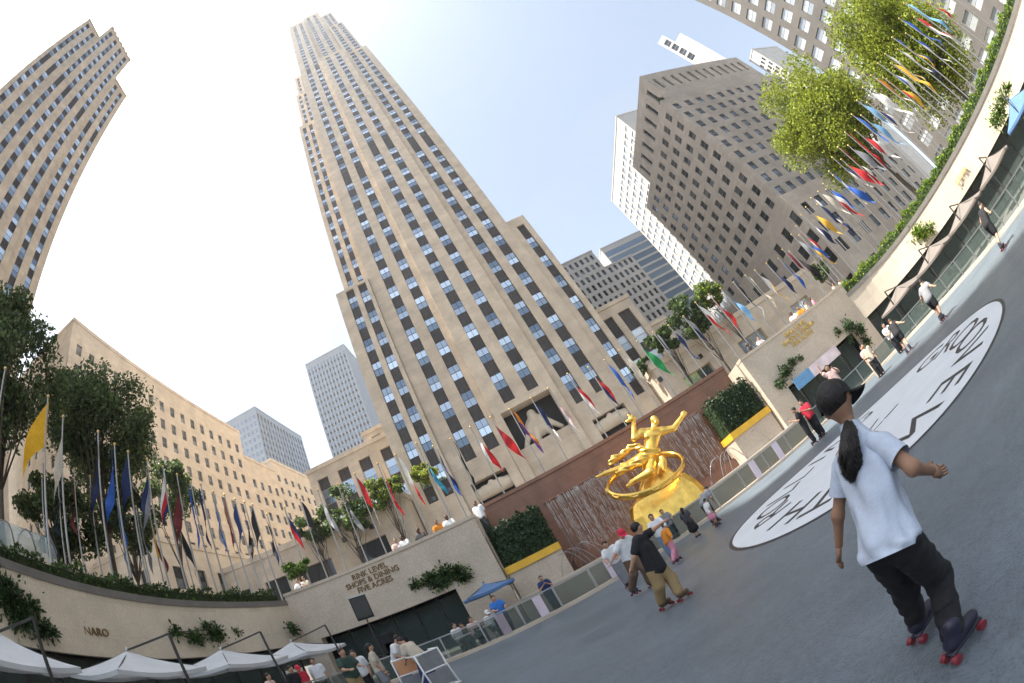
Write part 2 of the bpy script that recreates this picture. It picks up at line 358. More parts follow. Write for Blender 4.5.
class Building:
    def __init__(s, name, loc, label, cat='building', stone='limestone', roof='roof_grey'):
        s.root = root(name, loc, label, cat); s.wall = MB(); s.roof = MB(); s.stone = stone; s.roofm = roof; s.items = []
    def face(s, P0, u, n, us, zs, rec, depth=.35):
        """wall sheet on plane P0 + a*u; us / zs are cut lines, rec(i,j) says whether cell i,j is recessed"""
        P0, u, n = Vector(P0), Vector(u), Vector(n); Z = Vector((0, 0, 1)); flip = u.cross(Z).dot(n) < 0
        def P(a, z, d=0): q = P0+u*a-n*d; return (q.x, q.y, z)
        def quad(a, b, c, d): s.wall.quad(*((d, c, b, a) if flip else (a, b, c, d)))
        nu, nz = len(us)-1, len(zs)-1
        R_ = [[rec(i, j) for j in range(nz)] for i in range(nu)]
        for i in range(nu):
            j = 0
            while j < nz:
                if R_[i][j]: j += 1; continue
                k = j
                while k < nz and not R_[i][k]: k += 1
                quad(P(us[i], zs[j]), P(us[i+1], zs[j]), P(us[i+1], zs[k]), P(us[i], zs[k])); j = k
        for i in range(nu):
            for j in range(nz):
                if not R_[i][j]: continue
                a, b, z0, z1 = us[i], us[i+1], zs[j], zs[j+1]
                if not (i and R_[i-1][j]): quad(P(a, z0), P(a, z0, depth), P(a, z1, depth), P(a, z1))
                if not (i < nu-1 and R_[i+1][j]): quad(P(b, z0, depth), P(b, z0), P(b, z1), P(b, z1, depth))
                if not (j and R_[i][j-1]): quad(P(a, z0), P(b, z0), P(b, z0, depth), P(a, z0, depth))
                if not (j < nz-1 and R_[i][j+1]): quad(P(a, z1, depth), P(b, z1, depth), P(b, z1), P(a, z1))
    def put(s, kind, P0, u, n, a, z, w, h, depth, mesh):
        q = Vector(P0)+Vector(u)*a-Vector(n)*depth
        s.items.append((kind, (q.x, q.y, z), math.atan2(n[1], n[0])+math.pi/2, mesh))
    def strips(s, P0, u, n, W, z0, z1, strips, zw0, zw1, pitch, wh, glass='window_glass', frame='frame_pale', style='hung', depth=.4, mech=()):
        """continuous vertical bands: window over dark spandrel, repeated"""
        us = [0.]
        for c, w in strips: us += [c-w/2, c+w/2]
        us.append(W)
        s.face(P0, u, n, us, [z0, zw0, zw1, z1], lambda i, j: i % 2 == 1 and j == 1, depth)
        nf = int((zw1-zw0)/pitch+.001)
        for c, w in strips:
            for k in range(nf):
                zb = zw0+k*pitch; sh = pitch-wh
                if k in mech: s.put('spandrel', P0, u, n, c, zb+pitch/2, w, pitch, depth-.03, panel_mesh(w, pitch, 'spandrel', 5)); continue
                s.put('spandrel', P0, u, n, c, zb+sh/2, w, sh, depth-.06, panel_mesh(w, sh, 'spandrel'))
                s.put('window', P0, u, n, c, zb+sh+wh/2, w, wh, depth-.05, window_mesh(w, wh, style, glass, frame))
            rest = zw1-(zw0+nf*pitch)
            if rest > .15: s.put('spandrel', P0, u, n, c, zw1-rest/2, w, rest, depth-.06, panel_mesh(w, rest, 'spandrel'))
    def grid(s, P0, u, n, W, z0, z1, cols, rows, glass='window_glass_dark', frame='frame_pale', style='hung', depth=.3, skip=None):
        """punched windows: cols [(centre, width)], rows [(sill, head)]"""
        us = [0.]
        for c, w in cols: us += [c-w/2, c+w/2]
        us.append(W); zs = [z0]
        for a, b in rows: zs += [a, b]
        zs.append(z1)
        ok = lambda i, j: i % 2 == 1 and j % 2 == 1 and not (skip and skip((i-1)//2, (j-1)//2))
        s.face(P0, u, n, us, zs, ok, depth)
        for i, (c, w) in enumerate(cols):
            for j, (a, b) in enumerate(rows):
                if ok(2*i+1, 2*j+1): s.put('window', P0, u, n, c, (a+b)/2, w, b-a, depth-.06, window_mesh(w, b-a, style, glass, frame))
    def sheet(s, P0, u, n, W, z0, z1): s.face(P0, u, n, [0, W], [z0, z1], lambda i, j: False)
    def top(s, x0, y0, x1, y1, z, par=.0, m_=None):
        s.roof.quad((x0, y0, z), (x1, y0, z), (x1, y1, z), (x0, y1, z))
    def coping(s, x0, y0, x1, y1, z, h=.5, o=.15):
        """parapet cap round a roof"""
        for a, b, c, d in ((x0-o, y0-o, x1+o, y0+.5), (x0-o, y1-.5, x1+o, y1+o), (x0-o, y0+.5, x0+.5, y1-.5), (x1-.5, y0+.5, x1+o, y1-.5)):
            s.wall.box((a, b, z-.1), (c, d, z+h))
    def mass(s, x0, y0, x1, y1, z0, z1, skip='', cope=.5):
        """plain sides (W north... given as letters s,n,e,w to skip) and roof"""
        if 'e' not in skip: s.sheet((x0, y0, 0), (1, 0, 0), (0, -1, 0), x1-x0, z0, z1)
        if 'w' not in skip: s.sheet((x1, y1, 0), (-1, 0, 0), (0, 1, 0), x1-x0, z0, z1)
        if 's' not in skip: s.sheet((x0, y1, 0), (0, -1, 0), (-1, 0, 0), y1-y0, z0, z1)
        if 'n' not in skip: s.sheet((x1, y0, 0), (0, 1, 0), (1, 0, 0), y1-y0, z0, z1)
        s.top(x0, y0, x1, y1, z1)
        if cope: s.coping(x0, y0, x1, y1, z1, cope)
    def done(s, limit=300):
        s.wall.build('wall', s.stone, s.root)
        for f_ in s.roof.f: MB().add([s.roof.v[i] for i in f_], [tuple(range(len(f_)))]).build('roof', s.roofm, s.root)
        for kind in ('window', 'spandrel'):
            it = [i for i in s.items if i[0] == kind]
            it.sort(key=lambda i: i[1][0]**2+i[1][1]**2+(i[1][2]-EYE)**2)
            for _, loc, rz, me in it[:limit]: place(kind, me, loc, rz, s.root)
            far = it[limit:]
            if far:
                mb = MB(); mats = []; 
                for _, loc, rz, me in far:
                    c, sn = math.cos(rz), math.sin(rz)
                    vs_ = [(loc[0]+v.co.x*c-v.co.y*sn, loc[1]+v.co.x*sn+v.co.y*c, loc[2]+v.co.z) for v in me.vertices]
                    ms = []
                    for m_ in me.materials:
                        if m_.name not in mats: mats.append(m_.name)
                        ms.append(mats.index(m_.name))
                    o = len(mb.v); mb.v.extend(vs_)
                    for p in me.polygons: mb.f.append(tuple(v+o for v in p.vertices)); mb.m.append(ms[p.material_index])
                props(mb.build('upper_'+kind+'s', mats, s.root), kind='stuff')
def spaced(n, first, pitch, w): return [(first+i*pitch, w) for i in range(n)]
def floors(z0, n, pitch, h): return [(z0+i*pitch, z0+i*pitch+h) for i in range(n)]
NY, NX, PX = (0, -1, 0), (-1, 0, 0), (1, 0, 0)     # outward normals used below: towards the plaza, towards south, towards north

# ================================================================ the tall central tower
B = Building('skyscraper', (5, 50, ZS), 'tallest tan limestone skyscraper rising straight behind the golden statue', 'skyscraper', 'limestone')
U = (1, 0, 0); PT = 4.05; WH = 2.12
mech = (14, 31, 47)
B.strips((-11.65, 49.6, 0), U, NY, 5.45, ZS, 48.7, [(2.2, 1.28), (4.25, 1.28)], 14.5, 48.2, PT, WH, style='cross', frame='frame_dark')
B.mass(-11.65, 49.6, -6.2, 75, ZS, 48.7, 'en', 0)
B.strips((-6.2, 50, 0), U, NY, 7.3, 15.5, 222, [(2.7, 1.42), (5.65, 1.42)], 17.2, 218, PT, WH, style='cross', frame='frame_dark', mech=mech)
B.strips((1.1, 49.3, 0), U, NY, 8.0, 20.3, 150, [(2.5, 1.46), (5.6, 1.46)], 21.2, 147.5, PT, WH, style='cross', frame='frame_dark', mech=mech)
B.strips((9.1, 50, 0), U, NY, 6.9, 15.5, 145, [(1.8, 1.42), (4.5, 1.42)], 17.2, 143, PT, WH, style='cross', frame='frame_dark', mech=mech)
B.strips((9.1, 50.6, 0), U, NY, 5.8, 145, 190, [(1.8, 1.42), (4.5, 1.42)], 146.8, 188, PT, WH, style='cross', frame='frame_dark')
B.strips((9.1, 51.4, 0), U, NY, 4.8, 190, 219, [(1.8, 1.42), (3.8, 1.0)], 191, 217, PT, WH, style='cross', frame='frame_dark')
B.strips((1.1, 51.2, 0), U, NY, 8.0, 150, 232, [(2.5, 1.46), (5.6, 1.46)], 151.5, 228, PT, WH, style='cross', frame='frame_dark')
B.strips((16.0, 50.35, 0), U, NY, 3.0, 12, 47.3, [(1.6, 1.2)], 14.5, 45.6, PT, WH, style='cross', frame='frame_dark')
B.mass(16.0, 50.35, 19.0, 75, ZS, 47.3, 'es', 0)
# sides and roofs of the slab
B.sheet((-6.2, 150, 0), (0, -1, 0), NX, 100, ZS, 222)
B.sheet((16.0, 50, 0), (0, 1, 0), PX, 100, ZS, 145); B.sheet((14.9, 50.6, 0), (0, 1, 0), PX, 100, 145, 190); B.sheet((13.9, 51.4, 0), (0, 1, 0), PX, 99, 190, 219)
for x, a, b, z0, z1 in ((1.1, 49.3, 51.2, 20.3, 150), (9.1, 49.3, 51.2, 20.3, 150)):
    B.wall.quad((x, a, z0), (x, b, z0), (x, b, z1), (x, a, z1))
B.wall.quad((1.1, 51.2, 150), (1.1, 60, 150), (1.1, 60, 232), (1.1, 51.2, 232)); B.wall.quad((9.1, 51.2, 150), (9.1, 60, 150), (9.1, 60, 232), (9.1, 51.2, 232))
B.top(1.1, 49.3, 9.1, 51.2, 150); B.top(-6.2, 50, 1.1, 150, 222); B.top(9.1, 50, 16, 150, 145); B.top(9.1, 50.6, 14.9, 150, 190); B.top(9.1, 51.4, 13.9, 150, 219); B.top(1.1, 51.2, 9.1, 60, 232)
B.wall.quad((9.1, 50, 219), (9.1, 60, 219), (9.1, 60, 222), (9.1, 50, 222))
# stepped south flank
for x0, y, z in ((-11.05, 54, 116), (-10.6, 57.5, 148), (-10.3, 61, 176)):
    B.strips((x0, y, 0), U, NY, -6.2-x0, 48.7 if y == 54 else z-45, z, [(1.3, .95), (3.1, .95)], 50.5 if y == 54 else z-44, z-2, PT, WH, style='cross', frame='frame_dark')
    B.sheet((x0, 150, 0), (0, -1, 0), NX, 150-y, 40, z); B.top(x0, y, -6.2, 150, z)
# ground-floor front with three recessed portals
PORT = [(-4.9, -.5, 14.6), (1.9, 8.3, 20.3), (10.7, 15.0, 14.9)]
us = [-6.2]
for a, b, z in PORT: us += [a, b]
us.append(16.0)
B.face((0, 50, 0), U, NY, us, [ZS, 14.6, 15.5], lambda i, j: i in (1, 5) and j == 0, 1.6)
B.wall.box((1.1, 49.3, ZS), (1.9, 52, 20.3)); B.wall.box((8.3, 49.3, ZS), (9.1, 52, 20.3)); B.wall.box((1.1, 49.32, 20.3), (9.1, 52, 21.0))
B.done(300)
rt = B.root
mb = MB()
for k in range(6):           # dark grille and stone relief of the middle portal
    mb.box((2.0+k*1.06, 50.9, ZS), (2.12+k*1.06, 51.05, 12.6))
for k in range(5): mb.box((2.0, 50.92, 6+k*1.5), (8.2, 51.03, 6.1+k*1.5))
mb.build('door_grille', 'brass', rt)
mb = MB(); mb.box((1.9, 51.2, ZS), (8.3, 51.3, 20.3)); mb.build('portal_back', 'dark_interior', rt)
mb = MB(); pr = [('e', (5.1, 50.8, 17.4), (1.5, .35, 1.5)), ('e', (5.1, 50.65, 19.0), (.55, .35, .6)), ('c', (4.3, 50.6, 17.8), (2.6, 50.7, 15.4), .42, .3), ('c', (6.0, 50.6, 17.8), (7.5, 50.7, 15.9), .42, .3), ('c', (5.1, 50.6, 18.5), (4.2, 50.6, 15.0), .5, .4), ('c', (5.3, 50.6, 17.5), (6.6, 50.6, 14.8), .4, .3)]
for k in range(7): pr.append(('c', (2.5+k*.85, 50.8, 13.6+.3*math.sin(k*2)), (2.9+k*.85, 50.8, 14.5), .28, .2))
sdf_into(mb, pr, .16, .25).build('relief_carving', 'limestone_pale', rt, True)
for (a, b, z), nm in ((PORT[0], 0), (PORT[2], 2)):
    mb = MB(); mb.box((a, 51.4, ZS), (b, 51.5, z)); mb.build('portal_back', 'dark_interior', rt)
    mb = MB(); c = (a+b)/2; sdf_into(mb, [('c', (a+.3, 50.9, z-1.42), (b-.3, 50.9, z-1.42), .75, .75), ('e', (c-.9, 50.5, z-1.2), (.7, .35, .55)), ('e', (c+.9, 50.5, z-1.1), (.7, .35, .55)), ('e', (c, 50.4, z-.8), (.4, .3, .45))], .16, .2).build('relief_carving', 'limestone_pale', rt, True)
    for k in range(4): mb = MB(); mb.box((a+.2+k*(b-a-.4)/3.3, 51.2, ZS), (a+.3+k*(b-a-.4)/3.3, 51.4, z-2.1)); mb.build('door_mullion', 'steel_dark', rt)

# low garden wings beside the tower
B = Building('podium_building', (-20, 47, ZS), 'low tan garden wing with planted roof left of the tower', 'building', 'limestone')
B.grid((-46, 47, 0), U, NY, 34.2, ZS, 15.9, [(8.5, 3.4), (14.5, 3.6), (20.5, 5.2), (28.5, 4.0)], [(5, 12.9)], 'window_glass_dark', 'steel_dark', 'cross', .5)
B.mass(-46, 47, -11.8, 70, ZS, 15.9, 'e', .6)
B.strips((-26.5, 56, 0), U, NY, 14.7, 15.9, 27.5, spaced(4, 2.2, 3.5, 1.8), 16.5, 26, 3.9, 2.2); B.mass(-26.5, 56, -11.8, 80, 15.9, 27.5, 'e')
B.strips((-17.5, 60, 0), U, NY, 5.7, 27.5, 31, [(2, 1.6)], 28, 30.2, 2.2, 1.5); B.mass(-17.5, 60, -11.8, 80, 27.5, 31, 'e')
B.done()
B = Building('podium_building', (28, 47, ZS), 'low tan garden wing with planted roof right of the tower', 'building', 'limestone')
B.grid((19.1, 47, 0), U, NY, 32, ZS, 15.4, [(4.6, 4.2), (13.6, 4.4), (24, 4)], [(5, 12.6)], 'window_glass', 'brass', 'pair', .5)
B.mass(19.1, 47, 51.1, 70, ZS, 15.4, 'e', .6)
B.strips((19.1, 54, 0), U, NY, 6.5, 15.4, 28.5, [(1.7, 1.9), (4.6, 1.9)], 16, 27, 3.9, 2.2, 'window_glass_pale'); B.mass(19.1, 54, 25.6, 80, 15.4, 28.5, 'e')
B.grid((25.7, 57, 0), U, NY, 4, 15.4, 24, [(2, 1.6)], floors(16.5, 2, 3.8, 2), 'window_glass_pale'); B.mass(25.7, 57, 29.7, 80, 15.4, 24, 'e')
B.done()

# ================================================================ striped tower at the left edge
B = Building('office_tower', (-52, 5, ZS), 'tan office tower with vertical window stripes leaning in at upper left', 'skyscraper', 'limestone')
V = (0, 1, 0)
B.strips((-52, -10, 0), V, PX, 7.4, ZS, 134.5, [(1.9, 1.5), (5.4, 1.5)], 12, 132.5, 3.95, 2.15, mech=(22,))
B.strips((-51.6, -2.6, 0), V, PX, 14.8, ZS, 146.5, [(1.9, 1.5), (5.5, 1.5), (9.1, 1.5), (12.7, 1.5)], 12, 144.5, 3.95, 2.15, mech=(22,))
B.strips((-52, 12.2, 0), V, PX, 7.3, ZS, 130.2, [(2.0, 1.4), (5.1, 1.3)], 12, 128.5, 3.95, 2.15, mech=(22,))
B.mass(-85, -10, -52, -2.6, ZS, 134.5, 'nw'); B.mass(-85, -2.6, -51.6, 12.2, ZS, 146.5, 'n'); B.mass(-85, 12.2, -52, 19.5, ZS, 130.2, 'ne')
for k in range(7): B.wall.box((-52.1, -2.4+k*2.2, 146.9), (-51.4, -1.2+k*2.2, 147.7))
B.done()

# ================================================================ long mid-rise on the left
B = Building('office_building', (-57, 60, ZS), 'broad tan mid-rise with rows of small windows behind the left flags', 'building', 'limestone_pale')
B.grid((-57, 31.5, 0), V, PX, 55, ZS, 59.8, spaced(16, 2.4, 3.35, 1.35), floors(9, 12, 4.05, 2.2), 'window_glass_dark', 'frame_pale', 'hung', .28, skip=lambda i, j: False)
B.grid((-57, 86.5, 0), V, PX, 14, ZS, 53, spaced(4, 2.2, 3.35, 1.35), floors(9, 10, 4.05, 2.2), 'window_glass_dark')
B.grid((-57-16, 31.2, 0), U, NY, 16, ZS, 52, spaced(4, 2.3, 3.6, 1.4), floors(9, 10, 4.05, 2.2), 'window_glass_dark')
B.mass(-90, 31.5, -57, 86.5, ZS, 59.8, 'n', .6); B.mass(-90, 86.5, -57, 100.5, ZS, 53, 'n', .6)
B.done()
B = Building('low_building', (-40, 45, ZS), 'low two-storey tan stone building with cornice seen between the left flagpoles', 'building', 'limestone_pale')
B.grid((-40, 35.5, 0), V, PX, 40, ZS, 18.8, spaced(9, 3, 4.2, 1.7), [(6, 11.3), (13.2, 16.0)], 'window_glass_dark', 'frame_dark', 'hung', .4)
B.grid((-56, 35.5, 0), U, NY, 16, ZS, 18.8, spaced(3, 3, 4.6, 1.6), [(6, 11.3), (13.2, 16.0)], 'window_glass_dark', 'frame_dark', 'hung', .4)
B.mass(-56, 35.5, -40, 75.5, ZS, 18.8, 'ne', .5); B.wall.box((-40, 35.3, 12.0), (-39.75, 75.5, 12.35))
B.done()

# ================================================================ hazy towers behind on the left
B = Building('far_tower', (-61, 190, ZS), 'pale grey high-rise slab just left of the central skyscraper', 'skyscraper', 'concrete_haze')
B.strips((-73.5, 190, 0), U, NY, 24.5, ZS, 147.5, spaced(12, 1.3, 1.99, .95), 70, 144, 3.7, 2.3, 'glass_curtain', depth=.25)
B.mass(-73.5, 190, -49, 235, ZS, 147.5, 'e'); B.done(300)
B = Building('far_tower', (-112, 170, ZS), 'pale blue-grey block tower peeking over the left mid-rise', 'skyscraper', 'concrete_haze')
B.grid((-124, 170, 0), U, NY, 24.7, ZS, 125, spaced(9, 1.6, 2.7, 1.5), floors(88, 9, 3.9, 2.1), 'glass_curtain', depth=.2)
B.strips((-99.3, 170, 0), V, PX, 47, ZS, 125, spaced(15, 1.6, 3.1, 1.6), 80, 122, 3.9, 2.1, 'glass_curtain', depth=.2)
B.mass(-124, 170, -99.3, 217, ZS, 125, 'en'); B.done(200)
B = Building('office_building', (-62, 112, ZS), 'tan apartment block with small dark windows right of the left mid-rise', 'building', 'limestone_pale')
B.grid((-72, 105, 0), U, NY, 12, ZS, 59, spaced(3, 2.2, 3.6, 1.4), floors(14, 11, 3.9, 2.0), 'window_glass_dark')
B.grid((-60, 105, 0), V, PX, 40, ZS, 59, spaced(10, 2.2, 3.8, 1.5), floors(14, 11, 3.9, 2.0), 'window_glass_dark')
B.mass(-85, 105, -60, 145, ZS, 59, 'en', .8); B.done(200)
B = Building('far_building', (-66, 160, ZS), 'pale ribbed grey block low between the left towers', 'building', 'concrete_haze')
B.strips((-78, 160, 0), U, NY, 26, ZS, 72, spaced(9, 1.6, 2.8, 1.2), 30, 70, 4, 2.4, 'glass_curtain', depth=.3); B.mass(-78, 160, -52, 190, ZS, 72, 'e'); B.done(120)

# ================================================================ right-hand background
B = Building('far_building', (56, 120, ZS), 'pale grey concrete building with close-set small windows right of the tower', 'building', 'concrete_light')
B.grid((44, 120, 0), U, NY, 13, ZS, 83, spaced(6, 1.4, 2.05, 1.0), floors(40, 12, 3.6, 2.2), 'window_glass_dark', depth=.5)
B.grid((57, 120.5, 0), U, NY, 11, ZS, 75, spaced(5, 1.4, 2.05, 1.0), floors(40, 10, 3.6, 2.2), 'window_glass_dark', depth=.5)
B.mass(44, 120, 57, 145, ZS, 83, 'e'); B.mass(57, 120.5, 68, 145, ZS, 75, 'e'); B.done(150)
B = Building('glass_building', (94, 160, ZS), 'blue glass office block with horizontal bands beside the white tower', 'building', 'concrete_light')
B.grid((80, 160, 0), U, NY, 26, ZS, 109, [(13, 25)], floors(56, 13, 3.95, 2.9), 'glass_curtain', 'frame_pale', 'plain', .2); B.mass(80, 160, 106, 190, ZS, 109, 'e'); B.done(60)
B = Building('white_tower', (92, 115, ZS), 'sunlit white tower partly hidden behind the grey stone building', 'skyscraper', 'concrete_white')
B.grid((90, 140, 0), (0, -1, 0), NX, 45, ZS, 116, spaced(13, 2.1, 3.4, 2.3), floors(42, 18, 3.9, 2.3), 'window_glass_pale', 'frame_pale', 'pair', .3)
B.mass(90, 95, 125, 140, ZS, 116, 's'); B.done(200)
B = Building('white_tower', (150, 88, ZS), 'slim white tower top with dark openings above the grey stone roof', 'skyscraper', 'concrete_white')
q0 = Vector((math.sin(R(58.2)), math.cos(R(58.2)), 0))*172; q1 = Vector((math.sin(R(61.3)), math.cos(R(61.3)), 0))*172; uu = (q1-q0).normalized(); nn = (uu.y, -uu.x, 0); wL = (q1-q0).length
B.grid(tuple(q0), tuple(uu), nn, wL*.55, ZS, 157, [(wL*.3, wL*.34)], floors(134, 4, 5.2, 4), 'window_glass_dark', depth=.6)
B.sheet(tuple(q0+uu*wL*.55), tuple(uu), nn, wL*.6, ZS, 148)
bk = Vector(nn)*-14
for a, b, z in ((q0, q0+uu*wL*.55, 157), (q0+uu*wL*.55, q0+uu*wL*1.15, 148)):
    B.roof.quad(tuple(a)[:2]+(z,), tuple(b)[:2]+(z,), tuple(b+bk)[:2]+(z,), tuple(a+bk)[:2]+(z,))
    B.wall.quad(tuple(b)[:2]+(ZS,), tuple(b+bk)[:2]+(ZS,), tuple(b+bk)[:2]+(z,), tuple(b)[:2]+(z,)); B.wall.quad(tuple(a)[:2]+(ZS,), tuple(a)[:2]+(z,), tuple(a+bk)[:2]+(z,), tuple(a+bk)[:2]+(ZS,))
B.done(30)
B = Building('far_tower', (150, 72, ZS), 'slim grey tower sliver just right of the white tower top', 'skyscraper', 'concrete_light')
q0 = Vector((math.sin(R(63.4)), math.cos(R(63.4)), 0))*185
B.grid((q0.x, q0.y, 0), (0, -1, 0), NX, 6.5, ZS, 116, spaced(3, 1.2, 2, 1.1), floors(88, 6, 4, 2.3), 'window_glass_dark'); B.mass(q0.x, q0.y-6.5, q0.x+20, q0.y, ZS, 116, 's'); B.done(40)

# ================================================================ grey stone building on the right
B = Building('stone_building', (67, 56, ZS), 'grey stone setback building with dark windows behind the right flags', 'building', 'limestone_grey')
S_ = (0, -1, 0); q_ = 1.087
def z_(z): return 1.5+(z-1.5)*q_
def sp_(n, a, p, w): return spaced(n, a*q_, p*q_, w*q_)
def fl_(z, n, p, h): return floors(z_(z), n, p*q_, h*q_)
B.grid((62*q_, 86*q_, 0), S_, NX, 34*q_, z_(29), z_(65.3), sp_(9, 2.3, 3.62, 1.75), fl_(31.2, 9, 3.72, 2.1), 'window_glass_dark', 'frame_pale', 'hung', .32)
B.grid((62*q_, 52*q_, 0), U, NY, 44*q_, z_(29), z_(65.3), sp_(12, 2.2, 3.6, 1.7), fl_(31.2, 9, 3.72, 2.1), 'window_glass_dark', 'frame_pale', 'hung', .32)
B.mass(62*q_, 52*q_, 106*q_, 86*q_, z_(29), z_(65.3), 'es', 0)
B.grid((66*q_, 82*q_, 0), S_, NX, 29.5*q_, z_(65.3), z_(77.2), sp_(7, 2.4, 4.0, 1.5), [(z_(69.6), z_(74.2))], 'window_glass_dark', 'steel_dark', 'hung', .8)
B.grid((66*q_, 52.5*q_, 0), U, NY, 36*q_, z_(65.3), z_(77.2), sp_(12, 2.2, 2.85, 1.2), [(z_(70.2), z_(74.6))], 'window_glass_dark', 'steel_dark', 'hung', .8)
B.mass(66*q_, 52.5*q_, 102*q_, 82*q_, z_(65.3), z_(77.2), 'es', 0)
rows_ = [(z_(p), z_(r)) for p, r in [(7, 11.5), (14.5, 17.2), (18.9, 21.3), (23, 25.6)]]
B.grid((57.5*q_, 95*q_, 0), S_, NX, 47.5*q_, ZS, z_(28.6), sp_(11, 3, 4.3, 1.8), rows_, 'window_glass_dark', 'frame_dark', 'hung', .35)
B.grid((57.5*q_, 47.5*q_, 0), U, NY, 50*q_, ZS, z_(28.6), sp_(11, 3, 4.4, 1.9), rows_, 'window_glass_dark', 'frame_dark', 'hung', .35)
B.mass(57.5*q_, 47.5*q_, 107.5*q_, 95*q_, ZS, z_(28.6), 'es', 0)
B.done(300)
B = Building('stone_building', (65, 15, ZS), 'tall grey stone tower cut off by the top right corner', 'skyscraper', 'limestone_shaded')
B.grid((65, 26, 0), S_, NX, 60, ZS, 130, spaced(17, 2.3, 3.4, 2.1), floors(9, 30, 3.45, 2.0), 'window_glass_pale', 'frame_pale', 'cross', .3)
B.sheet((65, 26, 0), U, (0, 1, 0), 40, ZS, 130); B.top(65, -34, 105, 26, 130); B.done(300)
# ================================================================ plaza helpers
def smooth_path(pts, step):
    P = [Vector((*p, 0)) for p in pts]; out = []
    for i in range(len(P)-1):
        p0, p1, p2, p3 = P[max(i-1, 0)], P[i], P[i+1], P[min(i+2, len(P)-1)]
        for k in range(16):
            t = k/16; out.append(.5*((2*p1)+(p2-p0)*t+(2*p0-5*p1+4*p2-p3)*t*t+(3*p1-p0-3*p2+p3)*t**3))
    out.append(P[-1]); res = [out[0]]; acc = 0
    L = sum((out[i+1]-out[i]).length for i in range(len(out)-1)); n = max(2, round(L/step)); st = L/n; nxt = st
    for i in range(len(out)-1):
        d = (out[i+1]-out[i]).length
        while acc+d >= nxt-1e-6 and len(res) < n: res.append(out[i]+(out[i+1]-out[i])*((nxt-acc)/d)); nxt += st
        acc += d
    res.append(out[-1]); return res
def normals(path, side):
    """left normals (side=1) of a flat polyline"""
    N = []
    for i in range(len(path)):
        d = (path[min(i+1, len(path)-1)]-path[max(i-1, 0)]).normalized(); N.append(Vector((-d.y, d.x, 0))*side)
    return N
def sweep(mb, path, N, prof, mi=0, closed=True, caps=True):
    """sweep a profile of (offset along normal, z) along a path"""
    o = len(mb.v); m = len(prof)
    for p, n in zip(path, N):
        for a, z in prof: mb.v.append((p.x+n.x*a, p.y+n.y*a, z))
    for i in range(len(path)-1):
        for k in range(m if closed else m-1):
            mb.f.append((o+i*m+k, o+i*m+(k+1) % m, o+(i+1)*m+(k+1) % m, o+(i+1)*m+k)); mb.m.append(mi)
    if caps and closed:
        mb.f.append(tuple(o+k for k in range(m))); mb.m.append(mi); e = o+(len(path)-1)*m; mb.f.append(tuple(e+k for k in reversed(range(m)))); mb.m.append(mi)
    return mb
def leaf_quads(pts, size, seed, flat=None, jit=.5):
    """(N,3) centres -> list of bent leaf quads with random orientation"""
    g = np.random.default_rng(seed); P = np.asarray(pts, float); n = len(P)
    a = g.normal(size=(n, 3)); a /= np.linalg.norm(a, axis=1)[:, None]
    b = g.normal(size=(n, 3)); b -= (b*a).sum(1)[:, None]*a; b /= np.linalg.norm(b, axis=1)[:, None]
    s = size*(1+jit*(g.random(n)-.5)*2)[:, None]
    V = np.stack([P-a*s, P+b*s*.55, P+a*s, P-b*s*.55], 1).reshape(-1, 3)
    return V, np.arange(n*4).reshape(-1, 4)
def leaf_obj(name, pts, size, m_, seed, parent=None, mats2=None):
    V, F = leaf_quads(pts, size, seed); mb = MB(); mb.v = V.tolist(); mb.f = F.tolist()
    mb.m = [0]*len(mb.f)
    ms = [m_]
    if mats2:
        g = random.Random(seed); ms.append(mats2); mb.m = [1 if g.random() < .3 else 0 for _ in mb.f]
    return mb.build(name, ms, parent)
def text_letters(txt, size, origin, u, up, n, m_, parent, depth=.05, align='C', spacing=1.0):
    """each letter its own extruded mesh standing on the plane (origin, u, up)"""
    u, up, n, origin = Vector(u), Vector(up), Vector(n), Vector(origin)
    def mesh_of(s, ex):
        c = bpy.data.curves.new('lettering', 'FONT'); c.body = s; c.size = size; c.extrude = ex; c.resolution_u = 3; c.space_character = spacing
        o = bpy.data.objects.new('lettering', c); me = bpy.data.meshes.new_from_object(o); bpy.data.objects.remove(o); return me
    def width(s):
        me = mesh_of(s+'|', 0); x = max((v.co.x for v in me.vertices), default=0); bpy.data.meshes.remove(me); return x
    w0 = width(''); W = width(txt)-w0; off = {'C': -W/2, 'L': 0}[align]; out = []
    for i, ch in enumerate(txt):
        if ch == ' ': continue
        x0 = width(txt[:i])-w0 if i else 0
        me = mesh_of(ch, depth/2)
        for v in me.vertices:
            q = origin+u*(off+x0+v.co.x)+up*v.co.y+n*(v.co.z+depth/2); v.co = q
        me.materials.clear(); me.materials.append(MATS[m_]); me.update()
        o = bpy.data.objects.new('letter', me); COL.objects.link(o)
        if parent: attach(o, parent)
        out.append(o)
    return out

# ================================================================ rink and lower plaza floor
mb = MB(); mb.add([(x, y, -.03) for x, y in HOLE], [tuple(range(len(HOLE)))]); props(mb.build('lower_plaza_paving', 'paving'), kind='structure')
RAIL = [(-9.0, -9), (-9.3, -3), (-9.4, 3), (-9.3, 9), (-8.7, 13), (-7.3, 15.4), (-5.0, 16.4), (-2.2, 17.0), (1, 17.7), (5.3, 18.3), (10, 18.6), (14.5, 18.6), (18, 18.2), (20.2, 17), (21.2, 15), (21.3, 12), (20.4, 8.8), (19.2, 5.6), (18.2, 2.2), (17.6, -3), (17, -9)]
rp = smooth_path(RAIL, .75)
mb = MB(); mb.add([(p.x, p.y, 0) for p in rp], [tuple(range(len(rp)))]); fl = mb.build('rink_floor', 'rink_tile'); props(fl, kind='structure')
